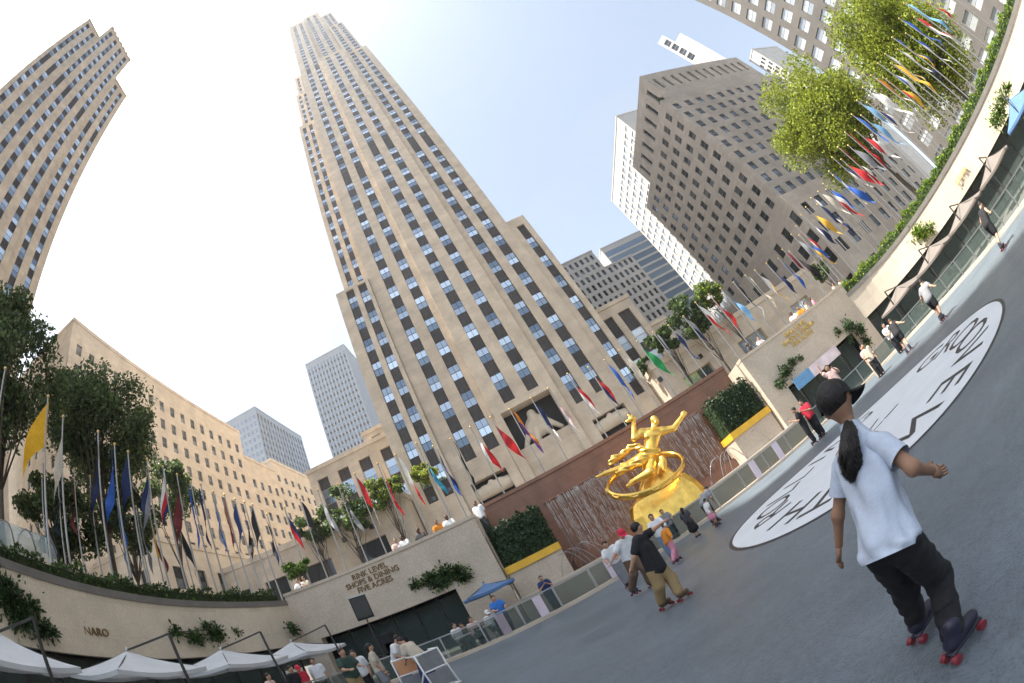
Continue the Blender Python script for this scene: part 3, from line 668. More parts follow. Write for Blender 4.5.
# fine grid of interlocking sport tiles as relief in the material
t = MATS['rink_tile'].node_tree; N_ = t.nodes; bsdf = N_['Principled BSDF']
tc = N_.new('ShaderNodeTexCoord'); br = N_.new('ShaderNodeTexBrick'); br.offset = 0
br.inputs['Scale'].default_value = 1; br.inputs['Brick Width'].default_value = .305; br.inputs['Row Height'].default_value = .305; br.inputs['Mortar Size'].default_value = .006
t.links.new(tc.outputs['Object'], br.inputs['Vector'])
ck = N_.new('ShaderNodeTexVoronoi'); ck.inputs['Scale'].default_value = 38; t.links.new(tc.outputs['Object'], ck.inputs['Vector'])
old = bsdf.inputs['Base Color'].links[0].from_socket
mx = N_.new('ShaderNodeMix'); mx.data_type = 'RGBA'; mx.blend_type = 'MULTIPLY'; mx.inputs[0].default_value = .5
t.links.new(old, mx.inputs[6]); rr_ = N_.new('ShaderNodeMapRange'); rr_.inputs[2].default_value = .5; rr_.inputs[3].default_value = .55; rr_.inputs[4].default_value = 1.35; t.links.new(ck.outputs['Distance'], rr_.inputs[0]); t.links.new(rr_.outputs[0], mx.inputs[7])
m2 = N_.new('ShaderNodeMix'); m2.data_type = 'RGBA'; m2.blend_type = 'MULTIPLY'; t.links.new(br.outputs['Fac'], m2.inputs[0]); t.links.new(mx.outputs[2], m2.inputs[6]); m2.inputs[7].default_value = (.95, .95, .95, 1)
sn = N_.new('ShaderNodeTexNoise'); sn.inputs['Scale'].default_value = .55; sn.inputs['Detail'].default_value = 9; sn.inputs['Roughness'].default_value = .72; sn.inputs['Distortion'].default_value = 2.2
t.links.new(tc.outputs['Object'], sn.inputs['Vector'])       # wheel scuffs and worn patches
sr_ = N_.new('ShaderNodeValToRGB'); sr_.color_ramp.elements[0].position = .44; sr_.color_ramp.elements[0].color = (.93, .935, .94, 1); sr_.color_ramp.elements[1].position = .60; sr_.color_ramp.elements[1].color = (1.07, 1.065, 1.06, 1)
x_ = sr_.color_ramp.elements.new(.5); x_.color = (1, 1, 1, 1)
t.links.new(sn.outputs['Fac'], sr_.inputs[0]); m3 = N_.new('ShaderNodeMix'); m3.data_type = 'RGBA'; m3.blend_type = 'MULTIPLY'; m3.inputs[0].default_value = 1
t.links.new(m2.outputs[2], m3.inputs[6]); t.links.new(sr_.outputs[0], m3.inputs[7]); t.links.new(m3.outputs[2], bsdf.inputs['Base Color'])

# round floor graphic
gx, gy, gr = 6.75, 7.75, 4.0
LG = root('floor_graphic', (gx, gy, 0), 'large round white floor graphic with black ring lettering on the rink', 'floor graphic')
mb = MB(); K = 72
c_ = [(math.cos(2*math.pi*k/K), math.sin(2*math.pi*k/K)) for k in range(K)]
mb.add([(gx+.06*0+gr*c, gy+gr*s, .004) for c, s in c_], [tuple(range(K))]); mb.build('border', 'black_vinyl', LG)
mb = MB(); mb.add([(gx+(gr-.09)*c, gy+(gr-.09)*s, .008) for c, s in c_], [tuple(range(K))]); mb.build('disc', 'white_vinyl', LG)
def ring_text(txt, a0, da, r, size):
    for i, ch in enumerate(txt):
        if ch == ' ': continue
        a = R(a0-i*da); d = Vector((math.cos(a), math.sin(a), 0)); u = Vector((math.sin(a), -math.cos(a), 0))
        text_letters(ch, size, Vector((gx, gy, .0095))+d*r, u, d, (0, 0, 1), 'black_vinyl', LG, depth=.002)
ring_text('GROOVE', 0, 20, 2.45, 1.5)
ring_text('ROLLING', 156, 17, 2.45, 1.35)
ring_text('WITH', 236, 17, 2.45, 1.4)
mb = MB()
for x0, y0, x1, y1, w in ((-.9, -.5, -.2, .2, .16), (-.2, .2, .6, .45, .08), (-.5, -.1, .1, -.2, .07), (-.9, .3, -.6, .5, .2), (.2, -.2, .7, -.3, .1)):
    mb.bar((gx+x0, gy+y0, .0105), (gx+x1, gy+y1, .0105), w, .003)
props(mb.build('emblem', 'black_vinyl', LG), kind='stuff')

# ================================================================ glass railing round the rink
GR = root('glass_railing', (rp[0].x, rp[0].y, 0), 'curved glass railing with steel posts running round the rink', 'railing')
rp2 = smooth_path(RAIL, 1.5); rn = normals(rp2, 1)
cam_side = [p for p in rp2]
mb = MB(); pth = smooth_path(RAIL, .6); nn_ = normals(pth, 1)
sweep(mb, pth, nn_, [(-.02, 0), (-.02, .13), (.16, .15), (.16, 0)]).build('kerb', 'granite_grey', GR)
mb = MB(); sweep(mb, pth, nn_, [(.03, 1.0), (.03, 1.05), (.11, 1.05), (.11, 1.0)]).build('top_rail', 'steel', GR)
post = MB().box((-.03, -.03, .13), (.03, .03, 1.0)).build('post', 'steel', mesh_only=True)
for i, p in enumerate(rp2):
    d = rp2[min(i+1, len(rp2)-1)]-rp2[max(i-1, 0)]; rz = math.atan2(d.y, d.x); q = p+rn[i]*.07
    place('post', post, (q.x, q.y, 0), rz, GR)
    if i < len(rp2)-1:
        a, b = p+rn[i]*.07, rp2[i+1]+rn[i+1]*.07; e = (b-a).normalized()*.05
        MB().obox(((a.x+b.x)/2, (a.y+b.y)/2, .57), (b-a)/2-e, Vector((-e.y, e.x, 0))*.12, (0, 0, .40)).build('pane', 'rail_glass', GR)
for k, (px, py) in enumerate([(507, 620), (487, 628), (603, 575), (742, 478), (757, 470), (465, 640)]):     # pale advertising boards on the glass
    w = at(px, py, Z=.5); j = min(range(len(rp2)-1), key=lambda i: abs(math.atan2(w.x, w.y)-math.atan2(rp2[i].x, rp2[i].y)))
    p = rp2[j]; d = (rp2[j+1]-p).normalized(); q = p+d*.8-rn[j]*.03
    MB().obox((q.x, q.y, .56), d*.17, Vector((-d.y, d.x, 0))*.008, (0, 0, .42)).build('notice_board', 'panel_pink', GR)

# ================================================================ fountain wall (west)
def wall_box(name, lo, hi, m_, label, cat='wall'):
    return props(MB().box(lo, hi).build(name, m_, loc=((lo[0]+hi[0])/2, (lo[1]+hi[1])/2, lo[2])), label, cat)
# left grey wall with its wide opening
def front_wall(x0, x1, ox0, ox1, label, text_x, tm):
    W = root('granite_wall', ((x0+x1)/2, 21.2, 0), label, 'wall')
    mb = MB(); mb.box((x0, 21, 2.8), (x1, 21.5, 5.5)); mb.build('wall', 'granite_grey', W)
    if ox0 > x0: MB().box((x0, 21.003, -.03), (ox0, 21.5, 2.8)).build('pier', 'granite_grey', W)
    if ox1 < x1: MB().box((ox1, 21.003, -.03), (x1, 21.5, 2.8)).build('pier', 'granite_grey', W)
    MB().box((x0-.02, 20.95, 5.5), (x1+.02, 21.55, 5.66)).build('coping', 'granite_grey', W)
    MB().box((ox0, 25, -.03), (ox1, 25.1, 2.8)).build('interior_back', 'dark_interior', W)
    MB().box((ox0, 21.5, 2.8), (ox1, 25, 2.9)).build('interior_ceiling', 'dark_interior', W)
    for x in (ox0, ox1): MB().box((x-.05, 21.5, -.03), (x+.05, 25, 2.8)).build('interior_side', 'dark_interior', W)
    n = int((ox1-ox0)/1.25); st = (ox1-ox0)/n
    for k in range(n+1): x = ox0+k*st; MB().box((x-.04, 21.9, 0), (x+.04, 22.0, 2.8)).build('mullion', 'steel_dark', W)
    for k in range(n): x = ox0+k*st; MB().box((x+.05, 21.94, .1), (x+st-.05, 21.96, 2.7)).build('pane', 'rail_glass', W)
    T = root('wall_lettering', (text_x, 20.99, 4.8), 'bronze three-line lettering on the %s' % label.split(' with')[0], 'sign')
    for k, s in enumerate(('RINK LEVEL', 'SHOPS & DINING', 'FIVE ACRES')): text_letters(s, .40, (text_x, 21, 5.06-k*.36), (1, 0, 0), (0, 0, 1), (0, -1, 0), tm, T, .06)
    return W
front_wall(-13.9, -2.6, -12.7, -4.9, 'grey granite wall left of the fountain with dark shop opening below', -8.5, 'bronze_letter')
front_wall(13.1, 23.4, 14.6, 21.7, 'grey granite wall right of the fountain with dark shop opening below', 17.6, 'gold_letter')
RW = root('red_granite_wall', (5.2, 23.2, 0), 'dark red granite fountain wall behind the golden statue', 'wall')
MB().box((-2.6, 23.0, -.03), (13.1, 23.4, 6.1)).build('wall', 'granite_red', RW)
MB().box((-2.6, 22.92, 6.1), (13.1, 23.5, 6.28)).build('coping', 'granite_red', RW)
for x0, x1 in ((-2.58, -2.5), (13.0, 13.08)): MB().box((x0, 21.5, -.03), (x1, 23.0, 5.6)).build('return_wall', 'granite_grey', RW)

F = root('fountain', (5.2, 21, 0), 'stepped fountain basin with falling water and jets below the statue', 'fountain')
MB().box((-2.4, 20.0, -.03), (13.0, 20.35, 1.0)).build('basin_rim', 'granite_grey', F)
MB().box((-2.4, 20.35, -.03), (13.0, 22.95, .72)).build('basin_floor', 'granite_red', F)
MB().box((-2.45, 19.95, 1.0), (13.05, 20.42, 1.1)).build('rim_coping', 'granite_pale', F)
MB().box((.5, 22.5, .72), (10.2, 22.99, 1.6)).build('cascade_ledge', 'granite_red', F)
MB().box((.6, 22.85, 4.85), (10.1, 23.0, 4.97)).build('spill_ledge', 'granite_red', F)
mb = MB(); mb.quad((-2.3, 20.36, .86), (12.9, 20.36, .86), (12.9, 22.94, .86), (-2.3, 22.94, .86)); mb.build('pool_water', 'water', F)
mb = MB(); g = random.Random(3)
for k in range(420):         # ragged strings of falling water
    x = .7+9.3*g.random(); y = 22.86-.22*g.random(); z = 4.9-g.random()*.2; zb = 1.55+g.random()*.3; w = .003+.011*g.random()**2
    while z > zb:
        l = .12+.8*g.random(); z1 = max(z-l, zb); y1 = y-.03*g.random()
        mb.quad((x-w, y, z), (x+w, y-.006, z), (x+w*.6, y1, z1), (x-w*.6, y1, z1)); z = z1-.6*g.random(); y = y1
props(mb.build('falling_water', 'water', F), kind='stuff')
for k, (x0, dx) in enumerate([(-.4, 1.9), (-.2, 1.4), (.3, 1.6), (9.6, -1.8), (10.4, -1.3), (1.2, -1.6), (10.9, 1.0), (-.6, 1.6), (.0, 2.2), (.6, 1.2), (9.9, -2.2), (10.1, -1.6), (8.9, 1.4)]):
    pts = [(x0+dx*t, 21.6-.5*t, .9+4*1.25*t*(1-t)) for t in [i/12 for i in range(13)]]
    MB().tube(pts, [.007+.009*i/12 for i in range(13)], 5).build('water_jet', 'water', F, True)
for nm, x0, x1 in (('left', -2.45, .25), ('right', 10.25, 12.98)):
    P_ = root('planter_hedge', ((x0+x1)/2, 22.1, 0), 'dark evergreen hedge in a gold-banded planter %s of the statue' % nm, 'planter')
    MB().box((x0, 21.4, .75), (x1, 22.95, 2.36)).build('planter_box', 'granite_grey', P_)
    MB().box((x0-.05, 21.3, 2.36), (x1+.02, 22.9, 2.72)).build('gold_band', 'gold_paint', P_)
    g = np.random.default_rng(5 if nm == 'left' else 6); q = g.random((4200, 3))
    q = np.stack([x0+(x1-x0)*q[:, 0], 21.35+1.5*q[:, 1]**1.5, 2.7+2.15*q[:, 2]+.12*np.sin(q[:, 0]*23)], 1)
    leaf_obj('foliage', q, .075, 'leaf_yew', 11, P_)
    MB().box((x0+.1, 21.6, 2.7), (x1-.1, 22.85, 4.7)).build('hedge_core', 'leaf_yew', P_)

# ================================================================ curved side walls
def side_wall(pts, side, z1, label, m_, wl):
    W = root('curved_wall', (*pts[3], 0), label, 'wall'); path = smooth_path(pts, .8); N = normals(path, side)
    sweep(MB(), path, N, [(0, 2.8), (0, z1), (.45, z1), (.45, 2.8)]).build('wall', m_, W)
    sweep(MB(), path, N, [(-.06, z1), (-.06, z1+.28), (.5, z1+.28), (.5, z1)]).build('coping', 'coping', W)
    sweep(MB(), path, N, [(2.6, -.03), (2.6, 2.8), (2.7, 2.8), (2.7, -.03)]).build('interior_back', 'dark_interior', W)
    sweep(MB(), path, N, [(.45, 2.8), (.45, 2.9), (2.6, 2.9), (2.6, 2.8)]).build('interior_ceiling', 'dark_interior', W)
    sweep(MB(), path, N, [(.7, 2.2), (.7, 2.28), (.78, 2.28), (.78, 2.2)]).build('transom', 'steel_dark', W)
    for i in range(0, len(path), 2):
        q = path[i]+N[i]*.75; MB().box((q.x-.05, q.y-.05, 0), (q.x+.05, q.y+.05, 2.8)).build('mullion', 'steel_dark', W)
        if i+2 < len(path):
            r2 = path[i+2]+N[i+2]*.75; MB().obox(((q.x+r2.x)/2, (q.y+r2.y)/2, 1.45), (r2-q)*.46, Vector((-(r2-q).y, (r2-q).x, 0)).normalized()*.01, (0, 0, 1.3)).build('pane', 'rail_glass', W)
    # hedge in a trough on the coping
    H_ = root('hedge', (*pts[3], z1), wl, 'hedge'); g = np.random.default_rng(9 if side > 0 else 8)
    n = 16000 if side > 0 else 11000
    idx = g.random(n)*(len(path)-1.001); i0 = idx.astype(int); fr = (idx-i0)[:, None]
    Pa = np.array([tuple(p)[:2] for p in path]); Na = np.array([tuple(v)[:2] for v in N])
    base = Pa[i0]*(1-fr)+Pa[i0+1]*fr; nn = Na[i0]
    lump = .14*np.sin(idx*2.1)+.10*np.sin(idx*5.3+1)
    off = .38+.85*g.random(n); zz = z1+.2+(.80+lump)*g.random(n)**.6
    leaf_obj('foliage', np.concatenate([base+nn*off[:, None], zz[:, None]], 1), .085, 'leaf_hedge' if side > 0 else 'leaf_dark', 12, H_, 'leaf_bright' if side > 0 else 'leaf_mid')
    sweep(MB(), path, N, [(.5, z1), (.5, z1+.75), (1.15, z1+.75), (1.15, z1)]).build('hedge_core', 'leaf_dark', H_)
    return W
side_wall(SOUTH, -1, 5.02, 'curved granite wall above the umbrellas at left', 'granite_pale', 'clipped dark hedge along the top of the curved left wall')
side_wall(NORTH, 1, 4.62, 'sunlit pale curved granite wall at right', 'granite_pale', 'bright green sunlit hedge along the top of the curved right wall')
T = root('wall_lettering', (-14.6, 8.6, 3.5), 'small bronze word on the curved left wall above the umbrellas', 'sign')
text_letters('NARO', .40, (-14.56, 8.6, 3.52), (0.02, 1, 0), (0, 0, 1), (1, -.02, 0), 'bronze_letter', T, .06)
T = root('wall_lettering', (29.6, 11, 3.5), 'small gold word on the sunlit curved right wall', 'sign')
text_letters('JUPITER', .42, (29.66, 10.9, 3.5), Vector((.18, -1, 0)).normalized(), (0, 0, 1), (-1, -.18, 0), 'gold_letter', T, .06)
# ================================================================ flagpoles round the plaza (tops read from the photo, all 13 m above the rink)
COLR = {'yellow': (.75, .42, .02), 'cream': (.62, .56, .46), 'navy': (.018, .03, .10), 'blue': (.03, .11, .42), 'white': (.72, .70, .68), 'red': (.48, .025, .03), 'maroon': (.16, .025, .03), 'light blue': (.20, .42, .68),
        'black': (.018, .018, .02), 'grey': (.24, .25, .28), 'teal': (.03, .25, .38), 'green': (.02, .25, .08), 'orange': (.60, .20, .03), 'gold': (.68, .40, .05), 'pink': (.62, .38, .36), 'brown': (.17, .08, .05), 'purple': (.10, .05, .20)}
for k, v in COLR.items(): mat('flag_'+k.replace(' ', '_'), v, .75, .12, 4, trans=.3)
S_TOPS = [((5, 370), None), ((48, 398), 'yellow'), ((63, 418), 'cream'), ((98, 433), 'black navy'), ((114.5, 445.5), 'blue'), ((128, 453), 'navy'), ((147, 460.5), 'navy grey'), ((163, 468), 'white red navy'), ((177, 475.6), 'maroon'), ((191, 483), 'blue'), ((201, 485.6), 'navy'), ((213.5, 493), 'grey blue'), ((224.5, 495.7), 'brown maroon'), ((235, 500), 'navy'), ((244.6, 503), 'navy black'), ((252.6, 505.7), 'black'), ((267, 514.8), 'black navy')]
W_TOPS = [((284.8, 508), 'navy red'), ((300, 500), 'black'), ((318, 491), 'white grey'), ((338, 485), 'black grey'), ((355, 474.7), 'red white'), ((378, 464.5), 'red'), ((396, 455.7), 'white red'), ((416.8, 444), 'teal'), ((433.5, 447), 'navy blue'), ((451, 439.6), 'black'), ((470.7, 427.8), 'white red'), ((491, 418), 'red'), ((510, 410), 'orange purple'), ((531.5, 398.7), 'navy white'), ((548.6, 389), 'pink white'), ((568, 374.6), 'red white'), ((588.8, 368), 'red navy'), ((605, 360.7), 'blue'), ((620, 351), 'cream'), ((637.6, 342), 'green'), ((653.7, 333), 'grey black'), ((669, 326), 'navy'), ((684, 317), 'grey navy'), ((696, 303), 'white red'), ((709.3, 295), 'red'), ((721, 289), 'light blue'), ((734, 283), 'black white'), ((746, 276), 'cream'), ((755.6, 271), 'white gold'), ((767, 264), 'navy'), ((779, 259), 'blue')]
N_TOPS = [((783, 250), 'maroon'), ((792, 235), 'grey'), ((797, 227), 'red white'), ((802, 215.6), 'white navy'), ((806.5, 207.7), 'gold'), ((812, 198.5), 'white gold'), ((819, 192), 'cream'), ((824, 184.5), 'blue'), ((829.7, 172), 'blue white'), ((833, 158), 'navy white'), ((838.5, 147.6), 'red white'), ((846, 133), 'red'), ((852.5, 115), 'blue'), ((858, 101), 'light blue white'), ((864, 88), 'white'), ((872, 76), 'orange white'), ((879, 64), 'blue white'), ((886, 54.5), 'white gold'), ((893, 38), 'blue gold'), ((900, 19), 'blue'), ((905, 4), 'light blue'), ((912, -8), 'red'), ((920, -24), 'white blue')]
pole_me = {}
def pole_mesh(h):
    k = round(h, 1)
    if k not in pole_me: pole_me[k] = MB().tube([(0, 0, 0), (0, 0, .3), (0, 0, .32), (0, 0, k)], [.11, .11, .062, .038], 8).build('pole', 'pole_metal', mesh_only=True)
    return pole_me[k]
ball_me = MB().ball((0, 0, .07), .085, 8, 6).build('finial', 'brass', mesh_only=True)
base_me = MB().tube([(0, 0, 0), (0, 0, .06), (0, 0, .14)], [.2, .2, .12], 10).build('base', 'steel_dark', mesh_only=True)
def flag_mesh(cols, seed, wind, droop):
    """a flag hanging in folds from the top of its pole"""
    g = random.Random(seed); nu, nv = 14, 8; hoist, fly = 2.0, 3.5
    cols = [c for c in cols]; mb = MB(); ph = g.random()*6
    wx, wy = math.sin(wind), math.cos(wind); o = 0
    for j in range(nv+1):
        v = j/nv
        for i in range(nu+1):
            u = i/nu; out = fly*(u*(1-droop)*1.45+.035*math.sin(5*u+ph)); down = fly*droop*(u**1.15)*(.92-.12*v)
            lat = (.10+.16*u)*math.sin(7*u+3.5*v+ph)*u**.5
            shrink = 1-.35*u*droop
            mb.v.append((wx*(.05+out)+wy*lat, wy*(.05+out)-wx*lat, -.12-hoist*v*shrink-down))
    vert = g.random() < .5
    names = cols
    for j in range(nv):
        for i in range(nu):
            a = j*(nu+1)+i; mb.f.append((a, a+1, a+nu+2, a+nu+1))
            t_ = (i/nu if vert else j/nv); mb.m.append(min(int(t_*len(names)), len(names)-1))
    return mb.build('flag', ['flag_'+c for c in names], mesh_only=True)
def flag_row(tops, row, group, wind, zb):
    seq = {}
    for n_, (px, col) in enumerate(tops):
        p = at(px[0], px[1], Z=13.0); h = 13.0-zb
        names = []
        if col:
            cs = col.replace('light blue', 'light_blue').split(); names = cs
        nice = '-'.join(c.replace('_', ' ') for c in names)
        lab = ('%s flag on its pole, %s from left %s' % (nice, ordinal(n_+1), row)) if col else 'bare flagpole at the picture edge %s' % row
        r_ = root('flagpole', (p.x, p.y, zb), lab, 'flagpole', group)
        place('pole', pole_mesh(h), (p.x, p.y, zb), 0, r_); place('finial', ball_me, (p.x, p.y, 13.0), 0, r_); place('base', base_me, (p.x, p.y, zb), 0, r_)
        if col:
            dr = .87+.10*rnd.random()
            if col == 'yellow': dr = .80
            place('flag', flag_mesh(names, n_*7+len(row), 0, dr), (p.x, p.y, 13.0), -(wind+R(rnd.uniform(-25, 25))), r_)
flag_row(S_TOPS, 'above the left wall', 'flagpoles round the plaza', R(-145), ZS)
flag_row(W_TOPS, 'behind the fountain wall', 'flagpoles round the plaza', R(80), ZS)
flag_row(N_TOPS, 'above the right wall', 'flagpoles round the plaza', R(120), ZS)
N2 = [((818, 205), 'navy'), ((827, 190), 'white red'), ((834, 176), 'blue'), ((842, 160), 'red'), ((849, 146), 'grey'), ((856, 131), 'red white'), ((862, 116), 'light blue'), ((868, 103), 'navy white'), ((876, 92), 'white'), ((884, 78), 'red gold'), ((892, 64), 'gold'), ((899, 50), 'white navy'), ((907, 34), 'blue white'), ((915, 18), 'red white'), ((790, 252), 'black'), ((800, 236), 'blue gold')]
for k, (px, c) in enumerate(N2):
    p = at(*px, Z=12.2); names = c.replace('light blue', 'light_blue').split()
    r_ = root('flagpole', (p.x, p.y, ZS), '%s flag on a rear pole, %s of the back row at right' % ('-'.join(n.replace('_', ' ') for n in names), ordinal(k+1)), 'flagpole', 'rear flagpoles at right')
    place('pole', pole_mesh(7.7), (p.x, p.y, ZS), 0, r_); place('finial', ball_me, (p.x, p.y, 12.2), 0, r_)
    place('flag', flag_mesh(names, 190+k, 0, .86), (p.x, p.y, 12.15), -R(120+rnd.uniform(-25, 25)), r_)
# a second line of poles further back on the left
for k, (px, z, c) in enumerate([((74, 470), 12, 'maroon'), ((58, 470), 12, 'navy'), ((90, 478), 12, 'black'), ((117, 500), 12, 'blue'), ((150, 515), 12, 'gold maroon'), ((178, 520), 12, 'black'), ((42, 478), 12, 'black grey'), ((136, 508), 12, 'grey')]):
    p = at(*px, X=-21.5); names = c.split()
    r_ = root('flagpole', (p.x, p.y, ZS), '%s flag on a rear pole, %s of the back row at left' % ('-'.join(names), ordinal(k+1)), 'flagpole', 'rear flagpoles at left')
    place('pole', pole_mesh(p.z-ZS), (p.x, p.y, ZS), 0, r_); place('finial', ball_me, (p.x, p.y, ZS+round(p.z-ZS, 1)), 0, r_)
    place('flag', flag_mesh(names, 90+k, 0, .92), (p.x, p.y, p.z-.1), R(-165+20*k), r_)

# ================================================================ trees, shrubs and climbers
def tree(name, label, base, c, rad, n, m1, m2, seed, leaf=.17, trunk=.22, group=None, clumps=26, cat='tree'):
    g = np.random.default_rng(seed); c = np.array(c, float); rad = np.array(rad, float)
    T = root(name, base, label, cat, group)
    d = g.normal(size=(clumps, 3)); d /= np.linalg.norm(d, axis=1)[:, None]; rr = (.35+.65*g.random(clumps)**.6)[:, None]
    cc = c+d*rr*rad*.78; cs = rad.mean()*(.20+.18*g.random(clumps))
    mb = MB(); b = Vector(base); top = Vector(c)-Vector((0, 0, rad[2]*.15)); mid = b.lerp(top, .5)+Vector((.15*rad[0]*(g.random()-.5), .15*rad[0]*(g.random()-.5), 0))
    mb.tube([b, b.lerp(mid, .5), mid, top], [trunk, trunk*.85, trunk*.7, trunk*.35], 8)
    for k in range(clumps):
        s0 = b.lerp(top, .55+.4*g.random()) if k % 3 else mid; e = Vector(cc[k]); m_ = s0.lerp(e, .5)+Vector((0, 0, -.06*rad[2]))
        mb.tube([s0, m_, e], [trunk*.32, trunk*.2, trunk*.06], 5)
    mb.build('trunk', 'bark', T, True)
    k = g.integers(0, clumps, n); q = g.normal(size=(n, 3)); q /= np.linalg.norm(q, axis=1)[:, None]
    q *= (g.random(n)**.45)[:, None]*cs[k][:, None]*np.array([1, 1, .8]); P = cc[k]+q
    leaf_obj('crown', P, leaf, m1, seed, T, m2)
    return T
def px_r(px, d_): return d_*px/430.
p = at(826, 118, X=40); tree('plane_tree', 'sunlit yellow-green tree standing beside the grey stone building', (p.x, p.y-1, ZS), p, (6.6, 6.8, 7.6), 46000, 'leaf_sun', 'leaf_bright', 21, .14, .3, clumps=60)
p = at(900, 42, X=42); tree('plane_tree', 'larger sunlit tree reaching the top edge at right', (p.x, p.y, ZS), p, (7.0, 8.0, 8.0), 50000, 'leaf_sun', 'leaf_bright', 22, .14, .32, clumps=64)
p = at(100, 430, X=-25); tree('plane_tree', 'dark leafy tree behind the yellow and cream flags', (p.x, p.y, ZS), p, (5.0, 6.0, 5.8), 27000, 'leaf_shade', 'leaf_dark', 23, .14, .26, clumps=58)
p = at(12, 368, X=-23); tree('plane_tree', 'dark leafy tree cut off by the left edge', (p.x, p.y, ZS), p, (4.6, 4.6, 5.6), 20000, 'leaf_shade', 'leaf_dark', 24, .14, .25, clumps=46)
p = at(58, 520, X=-24); tree('plane_tree', 'low spreading tree behind the foot of the yellow flagpole', (p.x, p.y, ZS), p, (3.0, 3.6, 3.0), 9000, 'leaf_shade', 'leaf_dark', 26, .14, .2, clumps=26)
p = at(128, 520, X=-25); tree('plane_tree', 'low spreading tree behind the blue and navy flags at left', (p.x, p.y, ZS), p, (2.6, 3.2, 2.8), 7000, 'leaf_shade', 'leaf_dark', 27, .14, .18, clumps=22)
p = at(168, 490, X=-27); tree('plane_tree', 'small dark tree low between the left flagpoles', (p.x, p.y, ZS), p, (3.2, 3.8, 3.6), 6500, 'leaf_shade', 'leaf_dark', 25, .15, .16, clumps=18)
for k, (px, Y, r_, m1, m2, lab) in enumerate([((345, 512), 45.2, 3.6, 'leaf_mid', 'leaf_dark', 'green tree in front of the left garden wing'), ((312, 528), 45.0, 2.4, 'leaf_mid', 'leaf_dark', 'small green tree at the far end of the left garden wing'), ((384, 492), 45.4, 2.7, 'leaf_mid', 'leaf_bright', 'slender tree nearest the tower on its left side'), ((688, 318), 44.8, 3.4, 'leaf_dark', 'leaf_mid', 'dark tree in front of the right garden wing'), ((710, 296), 44.9, 2.6, 'leaf_mid', 'leaf_bright', 'small bright tree behind the red flag at right'), ((662, 340), 45.0, 2.2, 'leaf_dark', 'leaf_mid', 'low dark tree beside the right foot of the tower')]):
    p = at(*px, Y=Y); tree('courtyard_tree', lab, (p.x, p.y, ZS), p, (r_, r_*.8, r_*.95), int(1500*r_), m1, m2, 40+k, .17, .15, 'trees beside the tower', 18)
p = at(421, 470, Y=47.6); tree('roof_shrub', 'bright yellow-green shrub on the garden wing roof left of the tower', (p.x, p.y, 15.9), (p.x, p.y, 17.6), (2.6, 1.2, 1.3), 2600, 'leaf_bright', 'leaf_sun', 51, .15, .07, clumps=14, cat='shrub')
p = at(640, 362, Y=47.6); tree('roof_shrub', 'dark trailing shrub on the garden wing roof right of the tower', (p.x, p.y, 15.4), (p.x, p.y, 16.6), (2.2, 1.0, 1.0), 1800, 'leaf_dark', 'leaf_mid', 52, .14, .07, clumps=12, cat='shrub')
tree('roof_shrub', 'tuft of shrubs on the terrace of the grey stone building', (69.6, 58.6, 70.85), (69.2, 58.6, 72.2), (1.3, 2.0, 1.5), 1500, 'leaf_dark', 'leaf_mid', 53, .2, .07, clumps=10, cat='shrub')
p = at(822, 272, X=34.5); tree('street_shrub', 'dark shrub behind the corner of the right granite wall', (p.x, p.y, ZS), p, (1.3, 1.6, 1.4), 1700, 'leaf_dark', 'leaf_mid', 54, .12, .07, clumps=12, cat='shrub')
p = at(298, 572, Y=26.5); tree('street_shrub', 'small shrub at the corner where the left walls meet', (p.x, p.y, ZS), p, (1.5, 1.0, 1.1), 1300, 'leaf_mid', 'leaf_dark', 55, .12, .06, clumps=10, cat='shrub')
def climber(label, spots, plane, m1, m2, seed, dens=900, leaf=.085, hang=None):
    """wall plant: stems and leaves spread over a patch of wall. spots: photo (x, y, radius m)"""
    g = np.random.default_rng(seed); P = []; cs = []
    for x, y, r_ in spots:
        c = np.array(at(x, y, **plane)); cs.append(c); n = int(dens*r_*r_)
        q = g.normal(size=(n, 3))*np.array([r_, r_, r_*.8])*.45
        if 'Y' in plane: q[:, 1] = -np.abs(q[:, 1])*.5
        else: q[:, 0] = (np.abs(q[:, 0]) if plane['X'] < 0 else -np.abs(q[:, 0]))*.5
        P.append(c+q)
    T = root('climbing_plant', tuple(cs[0]), label, 'plant')
    mb = MB()
    for c in cs: mb.tube([cs[0], (cs[0]+c)/2-np.array([0, 0, .1]), c], [.03, .025, .012], 5)
    mb.build('stem', 'bark', T)
    leaf_obj('leaves', np.concatenate(P), leaf, m1, seed, T, m2)
climber('dark climber spreading over the curved left wall at the picture edge', [(8, 600, .8), (20, 618, .7), (40, 628, .5), (52, 632, .35), (5, 585, .5), (30, 605, .4)], {'X': -14.2}, 'leaf_ivy', 'leaf_dark', 61)
climber('trailing climber on the curved left wall above the middle umbrella', [(175, 632, .4), (195, 638, .55), (215, 634, .6), (235, 632, .4), (205, 626, .35)], {'X': -14.6}, 'leaf_ivy', 'leaf_mid', 62)
climber('small climber in the corner of the left walls', [(292, 630, .5), (310, 628, .55), (325, 620, .55), (335, 622, .4)], {'X': -13.7}, 'leaf_ivy', 'leaf_dark', 63)
climber('bushy climber above the shop opening left of the fountain', [(415, 585, .35), (430, 578, .5), (445, 573, .55), (458, 571, .5), (464, 578, .4), (440, 584, .45)], {'Y': 20.9}, 'leaf_ivy', 'leaf_mid', 64)
climber('dark climber beside the pink sign on the right grey wall', [(785, 372, .5), (780, 384, .4), (792, 362, .35), (800, 358, .25)], {'Y': 20.9}, 'leaf_ivy', 'leaf_dark', 65)
climber('dark climber at the shaded end of the right grey wall', [(848, 326, .6), (860, 330, .55), (838, 332, .35), (866, 342, .5), (850, 340, .3)], {'Y': 20.9}, 'leaf_ivy', 'leaf_dark', 66)
